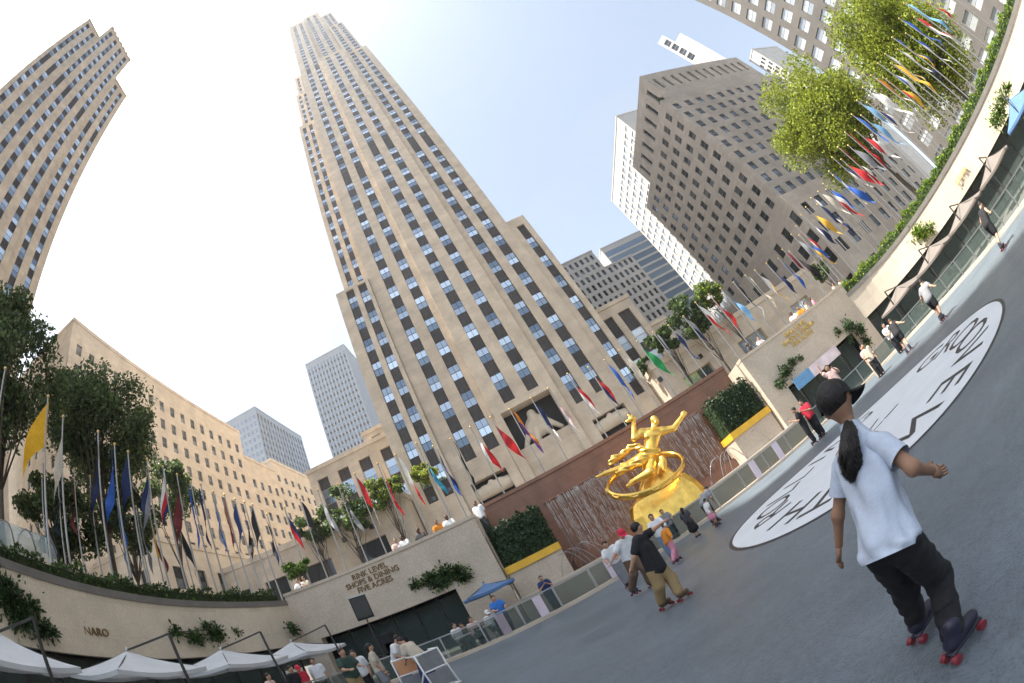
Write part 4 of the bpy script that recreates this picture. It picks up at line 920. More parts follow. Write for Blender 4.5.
climber('sunlit green climber halfway along the curved right wall', [(912, 242, .7), (922, 232, .75), (930, 228, .5), (915, 232, .5)], {'X': 28.6}, 'leaf_hedge', 'leaf_bright', 67, 700, .1)
climber('sunlit climber on the curved right wall beside the blue umbrella', [(1000, 112, .8), (1003, 98, .6), (996, 122, .55), (1008, 88, .4)], {'X': 29.9}, 'leaf_hedge', 'leaf_mid', 68, 700, .1)
# ================================================================ gilded statue
def S(px, py, dy=0): return at(px, py, Y=20.6+dy)
ST = root('gilded_statue', (5.3, 20.7, .86), 'gilded reclining figure inside a ring on a golden rock', 'statue')
hd, nk, ch, be, pe = S(654.8, 420.5), S(654, 427), S(652, 437), S(651, 446), S(650, 454.5)
sL, eL, hL = S(641.5, 433), S(634.5, 438.5, -.1), S(633.5, 421, -.15); sR, eR, hR = S(662.5, 431), S(673.5, 428.5, -.1), S(683.2, 415, -.2)
k1, a1, t1 = S(627, 466.5, -.2), S(606, 473, -.15), S(597, 477, -.2); k2, a2, t2 = S(650.5, 472, -.75), S(632, 482, -.5), S(627.5, 486, -.6)
pr = [('e', tuple(hd), (.20, .22, .27)), ('c', tuple(nk), tuple(hd), .12, .12), ('c', tuple(sL), tuple(sR), .19, .19), ('c', tuple(ch), tuple(be), .36, .28), ('c', tuple(be), tuple(pe), .28, .31),
      ('c', tuple(sL), tuple(eL), .17, .13), ('c', tuple(eL), tuple(hL), .125, .08), ('c', tuple(sR), tuple(eR), .17, .13), ('c', tuple(eR), tuple(hR), .125, .08),
      ('c', tuple(S(647, 456)), tuple(k1), .27, .18), ('c', tuple(k1), tuple(a1), .175, .095), ('c', tuple(a1), tuple(t1), .09, .06),
      ('c', tuple(S(652, 457)), tuple(k2), .27, .19), ('c', tuple(k2), tuple(a2), .18, .10), ('c', tuple(a2), tuple(t2), .10, .07),
      ('e', tuple(S(656, 422, -.22)), (.05, .06, .06)), ('e', tuple(S(648, 436, -.25)), (.2, .14, .16)), ('e', tuple(S(657.5, 434.5, -.25)), (.2, .14, .16))]
for h_, e_ in ((hL, eL), (hR, eR)):                    # fingers
    d_ = (h_-e_).normalized(); sd = d_.cross(Vector((0, 1, 0))).normalized()
    for k in range(4): pr.append(('c', tuple(h_+sd*(k-1.5)*.055), tuple(h_+d_*(.2-.02*abs(k-1.3))+sd*(k-1.5)*.075+Vector((0, -.05, 0))), .035, .025))
    pr.append(('c', tuple(h_), tuple(h_+d_*.06+sd*.16), .035, .025))
pr = [(p[0], p[1], p[2], p[3]*1.22, p[4]*1.22) if p[0] == 'c' and p[3] > .07 else p for p in pr]
sdf_into(MB(), pr, .04, .06).build('figure', 'gold', ST, True)
mb = MB(); f0 = hL+Vector((-.02, -.05, .12))
sdf_into(mb, [('c', tuple(f0), tuple(f0+Vector((-.28, 0, .02))), .12, .07), ('c', tuple(f0), tuple(f0+Vector((-.05, 0, .25))), .11, .05), ('c', tuple(f0), tuple(f0+Vector((.12, 0, .16))), .09, .04)], .04, .05).build('flame', 'gold', ST, True)
sc_ = [S(656, 455, -.3), S(646, 452, -.32), S(637, 446, -.05), S(630, 447.5, .1), S(622, 455, .1), S(614, 459, 0), S(611, 463, 0)]
pr = [('c', tuple(sc_[i]), tuple(sc_[i+1]), [.16, .2, .15, .14, .15, .17, .15][i], [.16, .2, .15, .14, .15, .17, .15][i+1]) for i in range(6)]
pr += [('c', tuple(S(655, 452, -.1)), tuple(S(640, 462, -.35)), .30, .26), ('c', tuple(S(640, 462, -.35)), tuple(S(618, 473, -.3)), .20, .14), ('c', tuple(S(644, 458, -.3)), tuple(S(622, 466, -.2)), .18, .12)]
dm = sdf_into(MB(), pr, .035, .05)
for i, v in enumerate(dm.v): q = Vector(v); dm.v[i] = tuple(q+Vector((0, -1, .5))*.035*math.sin(26*(q.z+.45*q.x)+3*noise.noise(q*1.5)))
dm.build('drapery', 'gold', ST, True)
C_ = S(646.5, 474.5, -.3); E1 = (S(684, 462, -.3)-S(609, 487, -.3))/2; E2 = S(645, 497, -1.9)-C_; E2 = E2.normalized()*1.75
mb = MB(); o = 0; n1, n2 = 64, 8
nz = E1.cross(E2).normalized(); nz = nz if nz.z > 0 else -nz
for i in range(n1):
    t = 2*math.pi*i/n1; p = C_+E1*math.cos(t)+E2*math.sin(t); r_ = (p-C_).normalized()
    for k in range(n2): a = 2*math.pi*k/n2+.3; mb.v.append(tuple(p+r_*.075*math.cos(a)+nz*.17*math.sin(a)))
for i in range(n1):
    for k in range(n2): mb.f.append((i*n2+k, i*n2+(k+1) % n2, ((i+1) % n1)*n2+(k+1) % n2, ((i+1) % n1)*n2+k)); mb.m.append(0)
mb.build('ring', 'gold', ST, True)
for k in range(12):
    t = 2*math.pi*(k+.5)/12; p = C_+E1*math.cos(t)*1.03+E2*math.sin(t)*1.03; d = Vector((-math.sin(t)*E1.x+math.cos(t)*E2.x, -math.sin(t)*E1.y+math.cos(t)*E2.y, -math.sin(t)*E1.z+math.cos(t)*E2.z)).normalized()
    sdf_into(MB(), [('c', tuple(p-d*.14), tuple(p+d*.12), .06, .05), ('c', tuple(p-d*.1), tuple(p-d*.2+nz*.1), .035, .02), ('e', tuple(p+d*.15+nz*.05), (.06, .06, .06))], .035, .03).build('ring_emblem', 'gold', ST, True)
mb = MB(); g = random.Random(4)
pk = [(4.05, 20.2, 1.0), (7.05, 20.2, 1.0)]
# faceted rock: stacked shrinking outlines with jagged steps
lay = [(1.0, 3.45, 7.25, 19.85, 21.9), (1.75, 3.55, 7.15, 19.95, 21.8), (2.35, 3.75, 6.85, 20.1, 21.7), (2.5, 4.2, 6.6, 20.3, 21.6), (3.1, 4.9, 6.35, 20.45, 21.4), (3.75, 5.35, 6.1, 20.6, 21.2), (4.1, 5.6, 5.95, 20.75, 21.05)]
ns = 14
for z, x0, x1, y0, y1 in lay:
    for k in range(ns):
        a = 2*math.pi*k/ns; cx_, sx_ = math.cos(a), math.sin(a); e_ = .55
        mb.v.append(((x0+x1)/2+(x1-x0)/2*math.copysign(abs(cx_)**e_, cx_)+g.uniform(-.06, .06), (y0+y1)/2+(y1-y0)/2*math.copysign(abs(sx_)**e_, sx_)+g.uniform(-.05, .05), z+g.uniform(-.05, .05)*(z > 1.2)))
for l in range(len(lay)-1):
    for k in range(ns): mb.f.append((l*ns+k, l*ns+(k+1) % ns, (l+1)*ns+(k+1) % ns, (l+1)*ns+k)); mb.m.append(0)
mb.f.append(tuple((len(lay)-1)*ns+k for k in range(ns))); mb.m.append(0)
mb.build('rock', 'gold', ST)
sdf_into(MB(), [('c', tuple(S(664, 470, -.6)), tuple(S(663, 462, -.6)), .14, .17), ('e', tuple(S(662.5, 459, -.6)), (.16, .16, .19)), ('c', tuple(S(660, 464, -.6)), tuple(S(657, 474, -.6)), .07, .06)], .045, .06).build('small_figure', 'gold', ST, True)

# ================================================================ people
_cl = {}
CLOTH = {'white': (.66, .66, .67), 'pale_blue': (.46, .52, .62), 'black': (.016, .016, .018), 'charcoal': (.05, .05, .055), 'khaki': (.30, .21, .10), 'brown': (.12, .075, .05), 'orange': (.56, .20, .02), 'red': (.55, .03, .06), 'pink': (.55, .22, .30), 'navy': (.02, .035, .12), 'blue': (.04, .16, .50), 'green': (.03, .06, .045), 'grey': (.22, .22, .23), 'beige': (.48, .42, .33), 'purple': (.10, .07, .28), 'denim': (.16, .22, .32), 'rose': (.62, .44, .40)}
def cloth(c):
    n = 'cloth_'+c
    if n not in MATS: mat(n, CLOTH[c], .85, .10, 7, .35, 14, fine=.05)
    return n
def hand_into(mb, w, d, side, H, mi=0, curl=.5):
    """palm and five unequal, bent fingers; d along the forearm, side towards the thumb"""
    d = Vector(d).normalized(); side = Vector(side); side = (side-d*side.dot(d)).normalized(); nrm = d.cross(side); s = H*.098
    mb.obox(Vector(w)+d*s*.28, d*s*.27, side*s*.22, nrm*s*.085, mi)
    for k, (off, ln) in enumerate(((.165, .42), (.055, .48), (-.055, .45), (-.165, .35))):
        b = Vector(w)+d*s*.52+side*s*off; m1 = b+(d+nrm*curl*.45)*s*ln*.5; e = m1+(d*(1-curl*.6)+nrm*curl)*s*ln*.45
        mb.tube([b, m1, e], [s*.058, s*.052, s*.038], 5, mi)
    b = Vector(w)+d*s*.14+side*s*.2; m1 = b+(d*.5+side*.75)*s*.22; mb.tube([b, m1, m1+(d+side*.1)*s*.2], [s*.07, s*.06, s*.042], 5, mi)
def build_person(label, J, H, fwd, top='white', bottom='black', hair='hair_dark', skin='skin', sleeve=.62, leg=1.0, skates=False, res=None, group=None, cap=None, pony=False, skirt=False, base=None, wheels=False, shoe='charcoal', fold=0, boot='charcoal', longhair=False, rs=1.0, tail=None, loft=None, lrs=None):
    V_ = lambda k: Vector(J[k]); h = H; fwd = Vector(fwd).normalized(); res = res or H*.02
    up = (V_('head')-V_('neck')).normalized(); rt = fwd.cross(Vector((0, 0, 1))).normalized()
    def cc(a, b, r0, r1): return ('c', tuple(a), tuple(b), r0*h*rs, r1*h*rs)
    hd, nk, ch, pe = V_('head'), V_('neck'), V_('chest'), V_('pelvis')
    fw2 = (fwd-up*fwd.dot(up)).normalized(); rt2 = fw2.cross(up)
    Rm = [[rt2[i], fw2[i], up[i]] for i in range(3)]
    body = [('e', tuple(hd), (.047*h, .056*h, .066*h), Rm), cc(hd-up*.02*h+fw2*.012*h, hd-up*.048*h+fw2*.022*h, .04, .026), cc(nk, hd-up*.02*h, .031, .029), cc(V_('shL').lerp(V_('shR'), .15), V_('shL').lerp(V_('shR'), .85), .042*(.7 if loft else 1), .042*(.7 if loft else 1)),
            ('e', tuple(hd+fw2*.056*h-up*.012*h), (.009*h, .014*h, .014*h), Rm), ('e', tuple(hd+rt2*.048*h-up*.006*h), (.008*h, .014*h, .018*h), Rm), ('e', tuple(hd-rt2*.048*h-up*.006*h), (.008*h, .014*h, .018*h), Rm)]
    sr = (V_('shR')-V_('shL')).normalized(); hr = (V_('hipR')-V_('hipL')).normalized()
    tor = []
    for s in (-1, 1): tor.append((ch+sr*s*.045*h, pe+hr*s*.04*h))
    body += [cc(a, b, .062*(.66 if loft else 1), .062*(.66 if loft else 1)) for a, b in tor]
    for s in 'LR':
        body += [cc(V_('sh'+s), V_('el'+s), .035*(lrs or 1), .028*(lrs or 1)), cc(V_('el'+s), V_('wr'+s), .028*(lrs or 1), .0195*(lrs or 1)), cc(V_('hip'+s), V_('kn'+s), .062, .043), cc(V_('kn'+s), V_('an'+s), .042, .026), cc(V_('an'+s), V_('an'+s)+fwd*.075*h-Vector((0, 0, .018*h)), .028, .02)]
    mb = sdf_into(MB(), body, res, .02*h)
    for s in 'LR':
        d = V_('wr'+s)-V_('el'+s); hand_into(mb, J['wr'+s], d, fwd+Vector((0, 0, .3)) if abs(d.normalized().dot(fwd)) < .8 else (rt*(-1 if s == 'R' else 1)+Vector((0, 0, .5))), h)
    b0 = Vector(base) if base is not None else Vector((pe.x, pe.y, min(V_('anL').z, V_('anR').z)-.06*h))
    P = mb.build('person', skin, None, True, loc=b0); props(P, label, 'person', group)
    # clothing
    e = .014
    sh_ = [cc(a, b+(b-a)*.04, .062+e, .074+e) for a, b in tor]+[cc(V_('shL').lerp(V_('shR'), .12), V_('shL').lerp(V_('shR'), .88), .044+e*.7, .044+e*.7)]
    for s in 'LR': sh_.append(cc(V_('sh'+s), V_('sh'+s).lerp(V_('el'+s), min(sleeve, 1)), .038+e, .036+e))
    if sleeve > 1:
        for s in 'LR': sh_.append(cc(V_('el'+s), V_('el'+s).lerp(V_('wr'+s), sleeve-1), .03+e, .022+e))
    if loft:
        sm = MB(); nU = 48; nT = 40; low = pe+(pe-ch)*.16; top_ = nk+(nk-ch).normalized()*.01
        ax_ = [low, pe, pe.lerp(ch, .5), ch, V_('shL').lerp(V_('shR'), .5), top_]
        fd = (ch-pe).normalized(); bk_ = sr.cross(fd).normalized()
        for it in range(nT+1):
            u_ = it/nT*(len(ax_)-1); i_ = min(int(u_), len(ax_)-2); f_ = u_-i_; c0 = ax_[i_].lerp(ax_[i_+1], f_); (w0, d0), (w1, d1) = loft[i_], loft[i_+1]; f_ = f_*f_*(3-2*f_); w_, d_ = w0+(w1-w0)*f_, d0+(d1-d0)*f_; s_ = it/nT
            lat = hr.lerp(sr, min(1, s_*1.6)).normalized()
            for iu in range(nU):
                th = 2*math.pi*iu/nU; amp = (1-s_)**.6*.9+.1
                fo = amp*(.010*math.sin(3*th+11*s_+.6)+.009*math.sin(7*th-15*s_)+.006*math.sin(13*th+7*s_)*max(0, 1-1.6*s_))+.020*noise.noise(Vector((math.cos(th)*1.6+s_*3, math.sin(th)*1.6, s_*5)))*amp
                sm.v.append(tuple(c0+lat*((w_+fo)*math.cos(th))+bk_*((d_+fo)*math.sin(th))))
        for it in range(nT):
            for iu in range(nU): sm.f.append((it*nU+iu, it*nU+(iu+1) % nU, (it+1)*nU+(iu+1) % nU, (it+1)*nU+iu)); sm.m.append(0)
        for s in 'LR':
            a_, b_ = V_('sh'+s), V_('el'+s); inn = (a_-ch).dot(sr); a0 = a_-sr*math.copysign(.035, inn); pts_ = [a0, a_.lerp(b_, .18), a_.lerp(b_, .42), a_.lerp(b_, .66)]
            sm.tube(pts_, [.050, .056, .055, .058], 18, 0, cap=False)
    else: sm = sdf_into(MB(), sh_, res, .022*h)
    if fold and not loft:
        for i, v in enumerate(sm.v):
            q = Vector(v); nn = noise.noise(Vector((q.x*16, q.y*16, q.z*6)))*.5+noise.noise(Vector((q.x*7+q.z*9, q.y*7-q.z*6, q.z*4)))
            ax = pe.lerp(ch, max(0, min(1, (q-pe).dot(ch-pe)/(ch-pe).length_squared))); d = (q-ax); d = d.normalized() if d.length > 1e-6 else d
            sm.v[i] = tuple(q+d*nn*fold)
    sm.build('shirt', cloth(top), P, True)
    tr = [cc(pe+hr*.035*h, pe-hr*.035*h, .078*(.8 if loft else 1), .078*(.8 if loft else 1))]
    if skirt:
        k_ = (V_('knL')+V_('knR'))/2; lo = pe.lerp(k_, leg)
        tr += [cc(pe, lo, .085, .13), cc(pe, lo+hr*.05*h, .085, .11), cc(pe, lo-hr*.05*h, .085, .11)]
    else:
        for s in 'LR':
            if leg <= .5: tr.append(cc(V_('hip'+s), V_('hip'+s).lerp(V_('kn'+s), leg*2), .066+e, .056+e))
            else: tr += [cc(V_('hip'+s), V_('kn'+s), .066+e, .050+e), cc(V_('kn'+s), V_('kn'+s).lerp(V_('an'+s), (leg-.5)*2*.98), .050+e, .043+e)]
    tm = sdf_into(MB(), tr, res, .022*h)
    if fold:
        for i, v in enumerate(tm.v):
            q = Vector(v); nn = noise.noise(Vector((q.x*9, q.y*9, q.z*22)))+.6*noise.noise(Vector((q.x*22, q.y*22, q.z*14)))
            kk = min((V_(s_+t_) for s_ in ('kn', 'an', 'hip') for t_ in 'LR'), key=lambda w: (w-q).length); d = q-kk; d.z *= .2
            tm.v[i] = tuple(q+(d.normalized() if d.length > 1e-6 else d)*nn*fold*.8)
    tm.build('skirt' if skirt else 'trousers', cloth(bottom), P, True)
    hp = [('e', tuple(hd-fw2*.012*h+up*.014*h), (.053*h, .058*h, .062*h), Rm)]
    if longhair: hp += [cc(hd-fw2*.035*h, nk-fw2*.035*h-up*.03*h, .045, .035)]
    if pony:
        q0 = hd-fw2*.06*h-up*.02*h; hp += [cc(q0, q0-fw2*.03*h-Vector((0, 0, .07*h)), .030, .038), cc(q0-fw2*.03*h-Vector((0, 0, .07*h)), q0-fw2*.01*h-Vector((0, 0, .21*h)), .040, .018)]
    if tail:
        sm_ = MB(); gh = random.Random(5)
        for _ in range(900):
            a_ = gh.random()*6.283; ro = gh.random()**.5; rad_ = [.018, .038, .046, .042, .016]; L_ = [];  ln = .75+.25*gh.random(); ph_ = gh.random()*6; nT = 14
            for q_ in range(nT+1):
                u_ = q_/nT*ln*(len(tail)-1); i_ = min(int(u_), len(tail)-2); p_ = tail[i_].lerp(tail[i_+1], u_-i_); r_ = (rad_[i_]+(rad_[i_+1]-rad_[i_])*(u_-i_))*ro*1.22; w_ = (.004+.002*u_)*math.sin(u_*4+ph_)
                L_.append(p_+rt*(r_*math.cos(a_)+w_)+fwd*(r_*math.sin(a_)+w_))
            for q_ in range(nT):
                wv = rt*.0016*math.cos(a_+1)+fwd*.0016*math.sin(a_+1)+rt*.0008; sm_.quad(L_[q_]-wv, L_[q_]+wv, L_[q_+1]+wv, L_[q_+1]-wv)
        props(sm_.build('ponytail_strands', hair, P), kind='stuff')
    if tail: hp += [('c', tuple(tail[i]), tuple(tail[i+1]), tr_[0], tr_[1]) for i, tr_ in enumerate(((.018, .032), (.032, .038), (.038, .032), (.032, .008)))]
    sdf_into(MB(), hp, res*.8, .015*h).build('hair', hair, P, True)
    if cap:
        cm = MB(); bd = Vector(J.get('brim', fw2)); bd = (bd-up*bd.dot(up)).normalized(); bs = bd.cross(up).normalized(); cb = hd+up*.006*h; nu_, nv_ = 24, 8
        for jv in range(nv_+1):
            ph = math.pi/2*jv/nv_*1.0
            for iu in range(nu_):
                t = 2*math.pi*iu/nu_; rr_ = math.cos(ph)**.8 if jv < nv_ else .02; seam = 1+.012*abs(math.sin(3*t))
                cm.v.append(tuple(cb+bd*(.064*h*rr_*seam*math.cos(t))+bs*(.057*h*rr_*seam*math.sin(t))+up*(.068*h*math.sin(ph)-.012*h*(1 if jv == 0 else 0))))
        for jv in range(nv_):
            for iu in range(nu_): cm.f.append((jv*nu_+iu, jv*nu_+(iu+1) % nu_, (jv+1)*nu_+(iu+1) % nu_, (jv+1)*nu_+iu)); cm.m.append(0)
        cm.build('cap', cloth(cap), P, True); MB().ball(cb+up*.069*h, .007*h, 8, 5).build('cap_button', cloth(cap), P, True)
        bm_ = MB(); nb = 12; pts = []
        for q_ in range(nb+1):
            t = -1.15+2.3*q_/nb; a_ = cb+bd*(.062*h*math.cos(t))+bs*(.056*h*math.sin(t))-up*.008*h; o_ = cb+bd*(.06*h*math.cos(t)+.058*h*math.cos(t*.8)**.7)+bs*(.062*h*math.sin(t))-up*(.012*h+.018*h*abs(math.sin(t))); pts.append((a_, o_))
        for q_ in range(nb):
            a0, o0 = pts[q_]; a1, o1 = pts[q_+1]; dn = up*.004*h
            bm_.quad(a0, a1, o1, o0); bm_.quad(o0-dn, o1-dn, a1-dn, a0-dn); bm_.quad(o0, o1, o1-dn, o0-dn)
        bm_.build('cap_brim', cloth(cap), P, True)
    for s in (-1, 1):
        q = hd+fw2*.052*h+rt2*s*.019*h+up*.004*h
        MB().ball(q, .0065*h, 6, 4).build('eye', 'rubber_black', P, True)
    MB().obox(hd+fw2*.0485*h-up*.034*h, rt2*.014*h, fw2*.004*h, up*.003*h).build('mouth', 'wheel_red', P)
    for s in 'LR':
        a = V_('an'+s); f_ = Vector(J.get('toe'+s, fwd)); f_.z = 0; f_.normalize(); sd_ = f_.cross(Vector((0, 0, 1)))
        if skates:
            sole = a-Vector((0, 0, .055*h)); bm_ = sdf_into(MB(), [('c', tuple(a+Vector((0, 0, .04*h))), tuple(a-Vector((0, 0, .02*h))), .035*h, .034*h), ('c', tuple(a-Vector((0, 0, .022*h))-f_*.012*h), tuple(a-Vector((0, 0, .028*h))+f_*.088*h), .034*h, .028*h)], min(res, .012*h), .015*h)
            bm_.obox(sole+f_*.038*h-Vector((0, 0, .006*h)), f_*.078*h, sd_*.022*h, (0, 0, .005*h))
            sk = bm_.build('roller_skate', boot if boot in MATS else cloth(boot), P, True)
            for i in (-.035, .10):
                for t in (-.03, .03):
                    c = sole+f_*i*h+sd_*t*h-Vector((0, 0, .024*h)); MB().tube([c-sd_*.012*h, c+sd_*.012*h], .0175*h, 18).build('wheel', 'wheel_red', sk, False)
        else:
            sdf_into(MB(), [cc(a-Vector((0, 0, .02*h))-f_*.01*h, a-Vector((0, 0, .028*h))+f_*.085*h, .034, .026)], min(res, .015*h), .01*h).build('shoe', cloth(shoe), P, True)
    return P
BASEP = dict(anL=(-.05, 0, .055), anR=(.05, 0, .055), knL=(-.055, .02, .285), knR=(.055, .02, .285), hipL=(-.05, 0, .51), hipR=(.05, 0, .51), pelvis=(0, 0, .53), chest=(0, -.005, .735), neck=(0, .0, .835), head=(0, .018, .925), shL=(-.105, 0, .80), shR=(.105, 0, .80), elL=(-.14, -.02, .635), elR=(.14, -.02, .635), wrL=(-.135, .05, .49), wrR=(.135, .05, .49))
POSES = {'stand': {}, 'wave': {'elR': (.17, .02, .93), 'wrR': (.15, .03, 1.08)}, 'rail': {'elL': (-.15, .08, .66), 'elR': (.15, .08, .66), 'wrL': (-.11, .2, .64), 'wrR': (.11, .2, .64)},
         'skate': {'knL': (-.06, .08, .29), 'anL': (-.07, .02, .06), 'knR': (.07, -.02, .29), 'anR': (.10, -.2, .09), 'elL': (-.2, .03, .68), 'elR': (.2, -.03, .68), 'wrL': (-.27, .12, .62), 'wrR': (.29, -.06, .60)},
         'phone': {'elL': (-.15, .06, .66), 'elR': (.15, .06, .66), 'wrL': (-.03, .2, .75), 'wrR': (.03, .2, .75)},
         'sit': {'hipL': (-.05, 0, .29), 'hipR': (.05, 0, .29), 'knL': (-.07, .24, .29), 'knR': (.07, .24, .29), 'anL': (-.07, .25, .06), 'anR': (.07, .25, .06)}}
def posed(pos, yaw, H, pose='stand', lean=0, lift=0, **ov):
    j = dict(BASEP); j.update(POSES[pose]); j.update(ov); drop = -.22 if pose == 'sit' else 0
    s, c = math.sin(yaw), math.cos(yaw); out = {}
    for k, (x, y, z) in j.items():
        if k in ('pelvis', 'chest', 'neck', 'head') or k[:2] in ('sh', 'el', 'wr'):
            z += drop; dz = z-(.53+drop); y, z = y*math.cos(lean)+dz*math.sin(lean), (.53+drop)+dz*math.cos(lean)-y*math.sin(lean)
        out[k] = Vector((pos[0]+H*(x*c+y*s), pos[1]+H*(-x*s+y*c), pos[2]+H*z+lift))
    return out, Vector((s, c, 0))
def person_at(label, foot, head, yaw, D=None, H=None, z0=0., pose='stand', lean=0., skates=False, **kw):
    """stand a person where the photo shows the feet (or at distance D on the head's bearing)"""
    if D is None: f = at(*foot, Z=z0); D = min(math.hypot(f.x, f.y), 21)
    b = ray(*head); q = Vector((b.x, b.y, 0)).normalized()*D; hz = at(*head, D=D).z
    if H is None: H = min(max((hz-z0-(.09 if skates else 0))/(.53+.40*math.cos(lean))*1.0, .95), 1.9)
    ov = kw.pop('ov', {})
    J, f = posed((q.x, q.y, z0), R(yaw), H, pose, lean, .075 if skates else 0, **ov)
    return build_person(label, J, H, f, skates=skates, base=(q.x, q.y, z0), **kw)

# --- the girl in front, seen from behind, joints read from the photo
def pj(x, y, D): return at(x, y, D=D)
J = dict(head=pj(836, 402, 2.16), neck=pj(850, 425, 2.12), chest=pj(863, 463, 2.05), pelvis=pj(889, 541, 1.88), shL=pj(843, 456, 2.15), shR=pj(877, 440, 2.0), elL=pj(838, 515, 2.16), wrL=pj(839, 546, 2.2), elR=pj(913, 468, 1.85), wrR=pj(932, 470.5, 1.98),
         hipL=pj(882, 553, 1.95), hipR=pj(903, 543, 1.82), knL=pj(906, 590, 2.12), knR=pj(938, 578, 1.98), anL=at(916, 618, Z=.155), anR=at(953, 634, Z=.155))
vd = Vector((1.05, 1.55, 0)).normalized(); fw = Vector((.80, .60, 0))
J['brim'] = Vector((.75, -.35, -.25)); J['toeL'] = Vector((.95, .2, 0)); J['toeR'] = Vector((.98, -.05, 0))
build_person('girl roller skating away, black cap, long ponytail, white tee and black trousers', J, 1.46, fw, 'pale_blue', 'black', 'hair_dark', 'skin_brown', .62, .97, True, .0085, None, 'black', False, False, (1.15, 1.55, 0), True, fold=.014, boot='skate_boot', rs=.76, lrs=.98, loft=[(.172, .142), (.166, .138), (.146, .116), (.145, .102), (.125, .072), (.055, .045)], tail=[pj(847, 424, 2.06), pj(848, 436, 2.0), pj(848, 452, 1.96), pj(852, 468, 1.95), pj(856, 480, 1.96)])
# --- the boy in black
D7 = 7.35
J = dict(head=pj(637, 528, D7), neck=pj(640, 535.5, D7), chest=pj(645, 547, D7), pelvis=pj(656.5, 569, D7), shR=pj(637, 540, D7-.1), shL=pj(645, 536, D7+.15), elL=pj(653, 530, D7+.1), wrL=pj(662, 523, D7), elR=pj(634, 557, D7-.15), wrR=pj(631.5, 568, D7-.1),
         hipR=pj(653.5, 571, D7-.05), hipL=pj(660, 568, D7+.05), knR=pj(659, 586, D7-.05), knL=pj(671, 578, D7+.05), anR=at(661, 602, Z=.16), anL=at(679, 593, Z=.16))
build_person('boy on roller skates in black tee and khaki trousers, arm stretched forward', J, 1.5, (.95, .3, 0), 'black', 'khaki', 'hair_dark', 'skin', .7, .95, True, .022, base=(1.1, 7.3, 0), boot='brown')
sk_ = dict(skates=True)
person_at('skater in red cap, white top and brown trousers behind the boy in black', (644, 590), (618, 538), 150, D=10.6, H=1.6, pose='skate', lean=.25, top='white', bottom='brown', cap='red', skates=True)
person_at('dark-haired skater in white at the railing behind the boy in black', None, (608, 547), 200, D=13.5, H=1.55, pose='rail', lean=.2, top='white', bottom='grey', longhair=True, skates=True)
person_at('small child skating in white cap and orange jacket', (676, 560), (661, 530), 70, D=12.2, H=1.12, pose='skate', lean=.3, top='orange', bottom='pink', cap='white', sleeve=1.9, skates=True)
person_at('woman in white shirt leaning on the railing under the statue', None, (651, 517), 190, D=14.6, H=1.6, pose='rail', top='white', bottom='denim', longhair=True)
person_at('person in grey beyond the railing above the orange-jacketed child', None, (664, 516), 180, D=18.9, H=1.55, pose='rail', top='grey', bottom='black')
person_at('child in black skirt standing at the railing below the rock', (692, 533), (680, 507), 40, D=15.6, H=1.2, pose='stand', top='charcoal', bottom='black', skirt=True, leg=1.0, longhair=True)
person_at('adult in grey top bending over beside the pink-skirted child', (727, 517), (700, 497), 60, D=15.8, H=1.5, pose='rail', lean=.9, top='grey', bottom='black', skates=True)
person_at('toddler in pink skirt held up on roller skates', (716, 521), (706, 507), 80, D=14.4, H=.98, pose='stand', lean=.2, top='white', bottom='pink', skirt=True, leg=.8, skates=True)
person_at('skater all in black near the railing left of the red-shirted one', (806, 440), (795, 411), 300, D=17.6, H=1.6, pose='phone', top='black', bottom='black', skates=True)
person_at('skater in bright red top and black trousers near the right railing', (817, 434), (803, 405), 250, D=17.9, H=1.65, pose='phone', top='red', bottom='black', skates=True)
person_at('woman in rose top raising one arm behind the girl in the cap', None, (829, 371), 215, D=19.2, H=1.85, z0=.25, pose='wave', top='rose', bottom='beige', hair='hair_brown', longhair=True, ov={'elL': (-.17, .06, .7), 'wrL': (-.10, .17, .82)})
person_at('woman skating bent forward in black shorts at the edge of the sunlight', (908, 347), (888, 321), 60, D=19.0, H=1.62, pose='skate', lean=.55, top='black', bottom='black', sleeve=.1, leg=.3, hair='hair_brown', skates=True)
person_at('skater in grey tee and black shorts crossing the sunlit floor', (947, 316), (918, 284), 80, D=17.2, H=1.72, pose='skate', lean=.5, top='grey', bottom='black', leg=.4, skates=True)
person_at('skater in black vest at the far right edge of the sunlit floor', (1010, 248), (983, 219), 110, D=16.2, H=1.72, pose='skate', lean=.6, top='black', bottom='black', sleeve=.1, leg=.4, skates=True)
